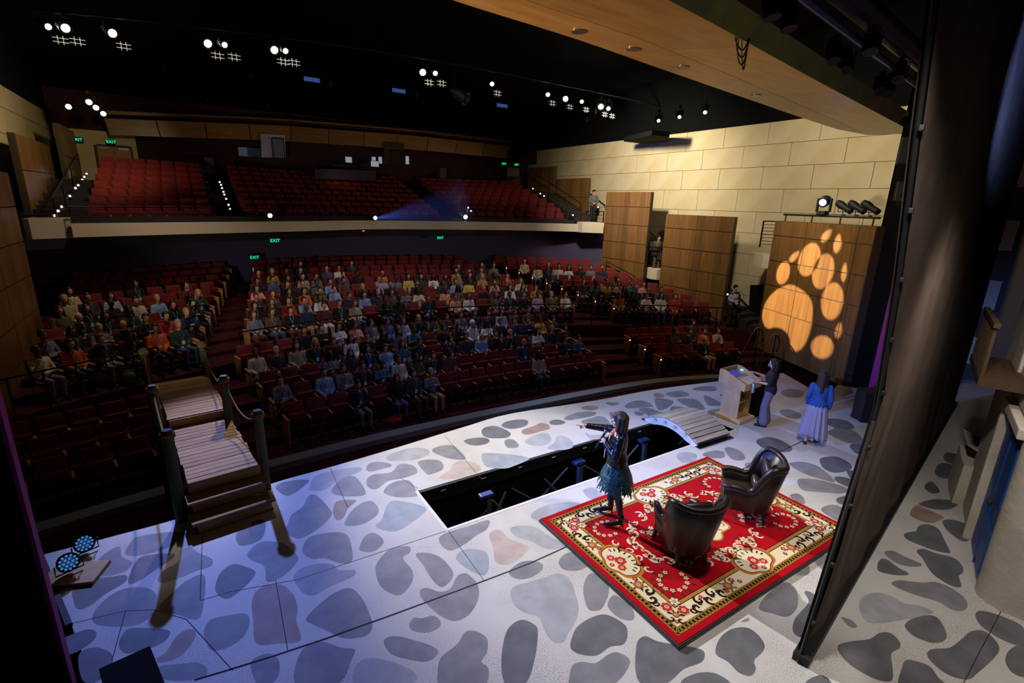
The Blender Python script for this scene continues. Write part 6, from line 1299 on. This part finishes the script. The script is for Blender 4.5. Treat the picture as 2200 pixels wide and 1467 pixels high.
# ------------------------------------------------------------------ lamps on the balcony front
def frontlamp(label, px, lens, r, aim):
    y_ = 20.0
    for _ in range(30): p = ay(px[0], px[1], y_); y_ = fpY(p.x)-.30
    return lantern(label, p, aim, r, lens, False, None)
frontlamp('white lamp on the balcony front at left', (580,463), 'lamp_white', .10, (2,5,3.5)); frontlamp('white lamp on the balcony front at right', (1000,466), 'lamp_white', .12, (6,4,3.5)); bl = frontlamp('bright blue projector lamp at the balcony centre', (806,468), 'lamp_blue', .11, (6,5,3))
emission('red_dot', '#ff4030', 2.5); o = obj('indicator_light', MB().lathe([(0,0),(.05,0),(.05,.04),(0,.04)], 10), 'red_dot', None, az(781,497,3.35)); tag(o, 'tiny red indicator under the balcony front', 'light')
# ------------------------------------------------------------------ step and aisle lights
emission('aisle_lamp', '#f6f1ff', 14.0)
LEN2 = MB().ell((0,0,0), (.03,.02,.03), 10, 6).mesh('lens'); LEN2.materials.append(M['aisle_lamp']); PLT = MB().box((0,.03,0), (.13,.02,.10)).mesh('plate'); PLT.materials.append(M['black'])
def aisle(pxs, y0, y1, lab, grp):
    for k, p in enumerate(pxs):
        q = ay(p[0], p[1], y0+(y1-y0)*k/max(1, len(pxs)-1)); t = thing('step_light', f'bright step light, {ORD[k+1]} from top, {lab}', 'light', q, 0, grp); obj('lens', LEN2, None, t); obj('plate', PLT, None, t)
aisle([(186,373),(181,380),(177,386),(173,392),(168,398),(162,404),(150,421),(139,436),(132,444),(125,453),(118,463),(111,472)], 27.4, 20.2, 'left balcony stair', 'left stair lights')
aisle([(472,391),(475,397),(477,404),(480,412),(482,418),(486,427),(491,440),(494,448)], 28.5, 23.2, 'left balcony aisle', 'left aisle lights')
aisle([(973,406),(978,412),(987,423),(991,429),(996,434),(1001,441),(1006,446),(1012,453)], 28.6, 23.4, 'right balcony aisle', 'right aisle lights')
aisle([(1145,405),(1161,416),(1169,421),(1231,462)], 26.5, 20.6, 'right balcony stair', 'right stair lights')
for k, (p, x_) in enumerate((((1285,445),XR-.12), ((1400,515),XR-.12), ((1563,632),XR-.12), ((1581,651),XR-.12), ((1599,669),XR-.12))):
    t = thing('step_light', f'round step light on the cream wall, {ORD[k+1]} from left', 'light', ax(*p, x_), -PI/2, 'wall step lights'); obj('lens', LEN2, None, t); obj('plate', PLT, None, t)
# ------------------------------------------------------------------ exit signs and notices
emission('exit_green', '#25d89a', 1.6); mat('exit_box', '#0c2a20', .5); emission('exit_face', '#0a3a2c', .35); EX = textmesh('EXIT', .17); EX.materials.append(M['exit_green'])
def exitsign(label, P, w=.42, rz=0):
    t = thing('exit_sign', label, 'exit sign', P, rz); obj('case', MB().box((0,.03,0), (w,.06,.22), None, .01), 'exit_box', t); obj('face', MB().box((0,-.004,0), (w-.03,.006,.19)), 'exit_face', t); o = obj('letters', EX, None, t, (0,-.012,0)); o.rotation_euler = (PI/2, 0, 0); return t
exitsign('green exit sign over the left door under the balcony', ay(547,553,24.2)); exitsign('green exit sign hanging under the balcony left of centre', ay(591,517,21.6)); exitsign('green exit sign under the balcony right of centre', ay(946,511,23.6)); exitsign('green exit sign on the maroon wall by the right balcony door', ay(1083,352,29.8)); exitsign('green exit sign above the right balcony door', ay(1110,354,29.95)); exitsign('green exit sign above the left balcony door', ay(166,300,29.95)); exitsign('green exit sign on the maroon wall by the left balcony door', ay(239,305,29.8), .3)
mat('notice_lit', '#c8d8d8', .7, emit=('#c8e0e0', .35)); o = obj('door_notice', MB().box((0,0,0), (.22,.02,.42)), 'notice_lit', None, ay(550,585,24.1)); tag(o, 'small pale notice by the door under the balcony', 'notice')  # emission stands in for light on the white sheet
for k, px in enumerate((1258,1271,1287)):
    t = thing('round_vent', f'dim round fitting under the balcony at right, {ORD[k+1]} of three', 'fitting', ay(px, 518, 21.2)); mat('vent_grey', '#3c4058', .6) if k == 0 else None; obj('ring', MB().lathe([(.10,0),(.14,0),(.14,.04),(.10,.04)], 16, Matrix.Rotation(PI/2, 3, 'X')), 'vent_grey', t); obj('mesh', MB().lathe([(0,.01),(.10,.01),(.10,.02),(0,.02)], 16, Matrix.Rotation(PI/2, 3, 'X')), 'vent_grey', t)
# ------------------------------------------------------------------ lights on top of the paw screen
dP = (PB-PA); dP.z = 0; LP = dP.length; dP.normalize()
pipe0, pipe1 = PA.lerp(PB, .02), PA.lerp(PB, .95); nI = Vector((-dP.y, dP.x, 0)); off = nI*.12
A1, B1 = Vector((pipe0.x, pipe0.y, 4.66))+off*-1, Vector((pipe1.x, pipe1.y, 4.66))+off*-1
t = thing('lighting_bar', 'black pipe on short posts along the top of the paw screen', 'pipe', A1); obj('pipe', MB().tube([Vector(), B1-A1], .03, 8), 'black', t, smooth='all')
for u in (.05, .35, .65, .97): obj('post', MB().tube([(B1-A1)*u, (B1-A1)*u-Vector((0,0,.26))], .022, 6), 'black', t)
mh = A1.lerp(B1, .545)+Vector((0,0,.04)); t = thing('moving_head', 'bright moving head light on top of the paw screen', 'stage light', mh); obj('base', MB().box((0,0,.05), (.28,.26,.12), None, .02), 'black', t); obj('arm', MB().box((.0,-.19,.28), (.10,.05,.40), None, .015), 'black', t); obj('arm', MB().box((.0,.19,.28), (.10,.05,.40), None, .015), 'black', t)
aim = (Vector((3,6.5,.5))-mh).normalized(); q = aim.to_track_quat('Z','Y').to_matrix(); hd_ = obj('head', MB().lathe([(0,-.20),(.12,-.18),(.16,-.05),(.155,.14),(.13,.16),(.11,.16)], 18, q, (0,0,.40)), 'black', t, smooth=True); emission('mh_lens', '#7c95ff', 10.0); obj('lens', MB().ell(Vector((0,0,.40))+q @ Vector((0,0,.15)), (.11,.11,.03), 16, 8, q), 'mh_lens', t)
for k, u in enumerate((.33, .21, .09)):
    p = A1.lerp(B1, u)+Vector((0,0,.26)); t = thing('profile_spot', f'black unlit profile spot on the paw screen bar, {ORD[k+1]} from left', 'stage light', p); dv = Vector((-.35,-.85,-.42)).normalized(); q = dv.to_track_quat('Z','Y').to_matrix()
    obj('barrel', MB().lathe([(.0,-.34),(.09,-.32),(.11,-.18),(.10,-.05),(.075,.0),(.085,.10),(.085,.26),(.07,.27),(.0,.25)], 14, q), 'black', t, smooth=True); obj('yoke', MB().tube([q @ Vector((.13,0,-.1)), q @ Vector((.13,0,-.1))-Vector((0,0,.16)), q @ Vector((-.13,0,-.1))-Vector((0,0,.16)), q @ Vector((-.13,0,-.1))], .012, 6), 'black', t); obj('clamp', MB().box((0,0,-.24), (.07,.07,.10)), 'black', t); obj('cable', MB().tube(smoothline([q @ Vector((0,0,-.33)), Vector((.1,.1,-.05)), Vector((.05,.05,-.26))], 5), .01, 5), 'black', t)
# speakers on the purple return
for k, (py0, py1, lab) in enumerate(((300,347,'upper black speaker box on the purple return'), (385,437,'lower black lantern cluster on the purple return'))):
    p = ax(1950-8*k, (py0+py1)/2, 15.35); t = thing('wall_speaker', lab, 'loudspeaker', p, .4); obj('cabinet', MB().box((0,0,0), (.34,.36,.66 if k == 0 else .5), None, .03), 'black', t); obj('grille', MB().box((-.175,0,0), (.012,.30,.55 if k == 0 else .4)), 'grille', t); obj('bracket', MB().box((.2,0,.0), (.14,.06,.06)), 'black', t)
    if k: obj('lantern', MB().lathe([(0,-.2),(.1,-.18),(.12,.12),(.10,.13)], 12, Matrix.Rotation(1.9, 3, 'Y'), (-.12,.0,-.22)), 'black', t)
# ------------------------------------------------------------------ pipes, duct and lanterns above the stage mouth
mat('rig_blue', '#3a4d8c', .3, .6); mat('duct', '#2a3558', .35, .5, noise=(4, '#1a2238', .4, .6))
pp = [az(*p, 7.5) for p in [(1690,-30),(1820,70),(1985,193)]]; o = obj('rig_pipe', MB().tube(smoothline(pp, 5), .06, 10), 'rig_blue', smooth='all'); tag(o, 'thick bluish rigging pipe above the stage mouth', 'pipe')
pp = [az(*p, 7.9) for p in [(1790,-40),(1880,40),(2000,145)]]; o = obj('air_duct', MB().tube(smoothline(pp, 6), .20, 14), 'duct', smooth='all'); tag(o, 'wide dark blue duct beside the rigging pipe', 'duct')
pp = [az(*p, 7.35) for p in [(1480,-30),(1600,45),(1980,262)]]; o = obj('rig_pipe', MB().tube(smoothline(pp, 5), .035, 8), 'black', smooth='all'); tag(o, 'thin black pipe along the soffit edge', 'pipe')
for k, p in enumerate([(1660,35),(1695,60),(1790,130),(1815,150),(1890,195),(1905,200),(1870,110),(1930,170)]): lantern(f'dark hanging lantern over the stage mouth, {ORD[k+1]} of eight', az(*p, 7.3), (7, 3, 0), .09, 'black', False, 'dark lanterns')
q = az(1598,35,7.28); 
for k in range(4): P = [q+Vector((.02*k-.08,0,.0)), q+Vector((-.16+.05*k,-.02,-.28-.09*(k % 3))), q+Vector((.05+.02*k,-.03,-.40-.08*k)), q+Vector((.26-.03*k,0,-.02))]; o = obj('hanging_cable', MB().tube(smoothline(P, 6), .010, 6), 'black', smooth='all'); tag(o, f'looped black cable hanging over the soffit edge, {ORD[k+1]} strand', 'cable', 'looped cables')
# ------------------------------------------------------------------ stair rails beside the stage, bag, small floor things
def looprail(label, pts):
    P = smoothline([Vector(p) for p in pts], 5); t = thing('loop_handrail', label, 'railing', P[0]); obj('tube', MB().tube([p-P[0] for p in P], .022, 8), 'blackmetal', t, smooth='all')
    for u in (.12, .55): p = P[int(len(P)*u)]-P[0]; obj('post', MB().tube([p, Vector((p.x, p.y, -1.0-P[0].z+.0))], .02, 8), 'blackmetal', t)
looprail('looped black handrail at the far side of the stage stair', [(14.6,9.2,-.15),(15.4,9.4,.30),(16.3,9.7,.75),(16.75,9.75,.72),(16.9,9.7,.45),(16.6,9.6,.22)])
looprail('looped black handrail at the near side of the stage stair', [(14.2,8.3,-.1),(14.9,8.5,.32),(15.8,8.8,.78),(16.25,8.85,.75),(16.4,8.8,.48),(16.1,8.7,.25)])
p = az(845,908,-1.0); mat('red_bag', '#b01a12', .7, bump=(20, .4)); b = MB(); b.ell((0,0,.10), (.26,.17,.12), 16, 10); b.ell((.12,.05,.14), (.14,.12,.09), 12, 8); bg = thing('bag', 'red bag lying on the carpet before the first row', 'bag', (p.x, p.y, -1.02)); obj('sack', remesh(b, .02, 2), 'red_bag', bg); obj('strap', MB().tube(smoothline([(-.2,0,.12),(-.1,-.1,.28),(.12,-.1,.26),(.2,0,.14)], 5), .012, 6), 'red_bag', bg)
p = Vector((rowDir and -1.65, rowY('r',0,-1.65)-.5, .15)); mat('green_bag', '#2f6b45', .7, bump=(20, .4)); b = MB(); b.ell((0,0,.17), (.16,.12,.18), 14, 10); bg = thing('bag', 'green tote bag at the feet of the raised left block', 'bag', p); obj('sack', remesh(b, .02, 2), 'green_bag', bg); obj('strap', MB().tube(smoothline([(-.1,0,.3),(-.05,0,.44),(.05,0,.44),(.1,0,.3)], 5), .01, 6), 'green_bag', bg)

# ------------------------------------------------------------------ gobo projector throwing the paw print
L0 = Vector((8.6, 17.6, 8.5)); nrmP = Vector((dP.y, -dP.x, 0)); 
def onpaw(px, py): d = ray(px, py); return CO+d*((PA-CO).dot(nrmP)/d.dot(nrmP))
pc = onpaw(1735, 640); axis = (pc-L0).normalized(); gq = axis.to_track_quat('Z', 'Y').to_matrix(); gd = .5
def ongobo(px, py):
    W_ = onpaw(px, py)-L0; l_ = gq.transposed() @ W_; return (l_.x/l_.z*gd, l_.y/l_.z*gd)
def zp(x, y): return (1580+x*.29985, 420+y*.29985)
def ellp(cx, cy, a, b_, tilt, n=22, pt=0):
    t_ = math.radians(tilt); out = []
    for k in range(n):
        u = 2*PI*k/n; x, y = a*math.cos(u)*(1-pt*.45*max(0, -math.sin(u))), b_*math.sin(u); out.append((cx+x*math.cos(t_)-y*math.sin(t_), cy+x*math.sin(t_)+y*math.cos(t_)))
    return out
PAD = [(400,640),(480,680),(545,750),(557,860),(535,985),(492,1080),(440,1118),(402,1092),(388,1015),(345,962),(290,945),(228,952),(196,890),(205,800),(250,722),(320,665)]
holes = [[(p.x, p.y) for p in smoothpoly(PAD, 3)]]+[ellp(345,556,46,84,14), ellp(425,438,22,52,42,16,1), ellp(532,460,74,124,20), ellp(655,288,26,58,38,16,1), ellp(632,545,74,130,16), ellp(735,345,28,70,10,16,1), ellp(697,758,80,134,8), ellp(783,552,20,70,8,16,1), ellp(625,1088,82,82,0), ellp(743,968,24,60,14,16,1)]
HO = [[ongobo(*zp(*p)) for p in h] for h in holes]
t = thing('gobo_projector', 'black projector on the catwalk throwing the paw print', 'stage light', L0); R3 = gq.to_4x4()
me = flatfill([(-.16,-.16),(.16,-.16),(.16,.16),(-.16,.16)], HO); me.materials.append(M['black_matt']); g_ = obj('gobo_plate', me, None, t); g_.matrix_local = R3 @ Matrix.Translation((0,0,gd))
obj('barrel', MB().loft([[gq @ Vector((.23*math.cos(2*PI*k/16)*w_, .23*math.sin(2*PI*k/16)*w_, z_)) for k in range(16)] for z_, w_ in ((-.12,.5),(.2,.9),(.52,1.0))], False), 'black', t, smooth=True)
obj('clamp', MB().box((0,0,.5), (.06,.06,.7)), 'black', t)
spot('paw_light', L0, pc, 34000, (1.0, 0.76, 0.45), 27, 0.05, 0.0016)

# ------------------------------------------------------------------ haze lit by the blue projector
hz0 = Vector(bl.location)+Vector((0,-.1,0)); hd = Vector((.93,-.30,.16)).normalized(); hq = hd.to_track_quat('Z','Y').to_matrix()
hm = bpy.data.materials.new('haze'); hm.use_nodes = True; nt = hm.node_tree; nt.nodes.clear(); vs_ = nt.nodes.new('ShaderNodeVolumeScatter'); vs_.inputs['Density'].default_value = .05; vs_.inputs['Anisotropy'].default_value = .35; vs_.inputs['Color'].default_value = (.9,.93,1,1); oo = nt.nodes.new('ShaderNodeOutputMaterial'); nt.links.new(vs_.outputs[0], oo.inputs['Volume']); M['haze'] = hm
b = MB(); b.loft([[hq @ Vector((r_*math.cos(2*PI*k/20), r_*math.sin(2*PI*k/20), z_)) for k in range(20)] for z_, r_ in ((-.35,.2),(0,.30),(1.5,.75),(4.2,1.55))]); o = obj('light_haze', b, 'haze', None, hz0); tag(o, 'soft blue haze spreading from the balcony projector', 'haze', kind='stuff')
spot('projector_beam', hz0+hd*.05, hz0+hd*5, 900, (0.10, 0.20, 1.0), 36, 0.9, 0.06)
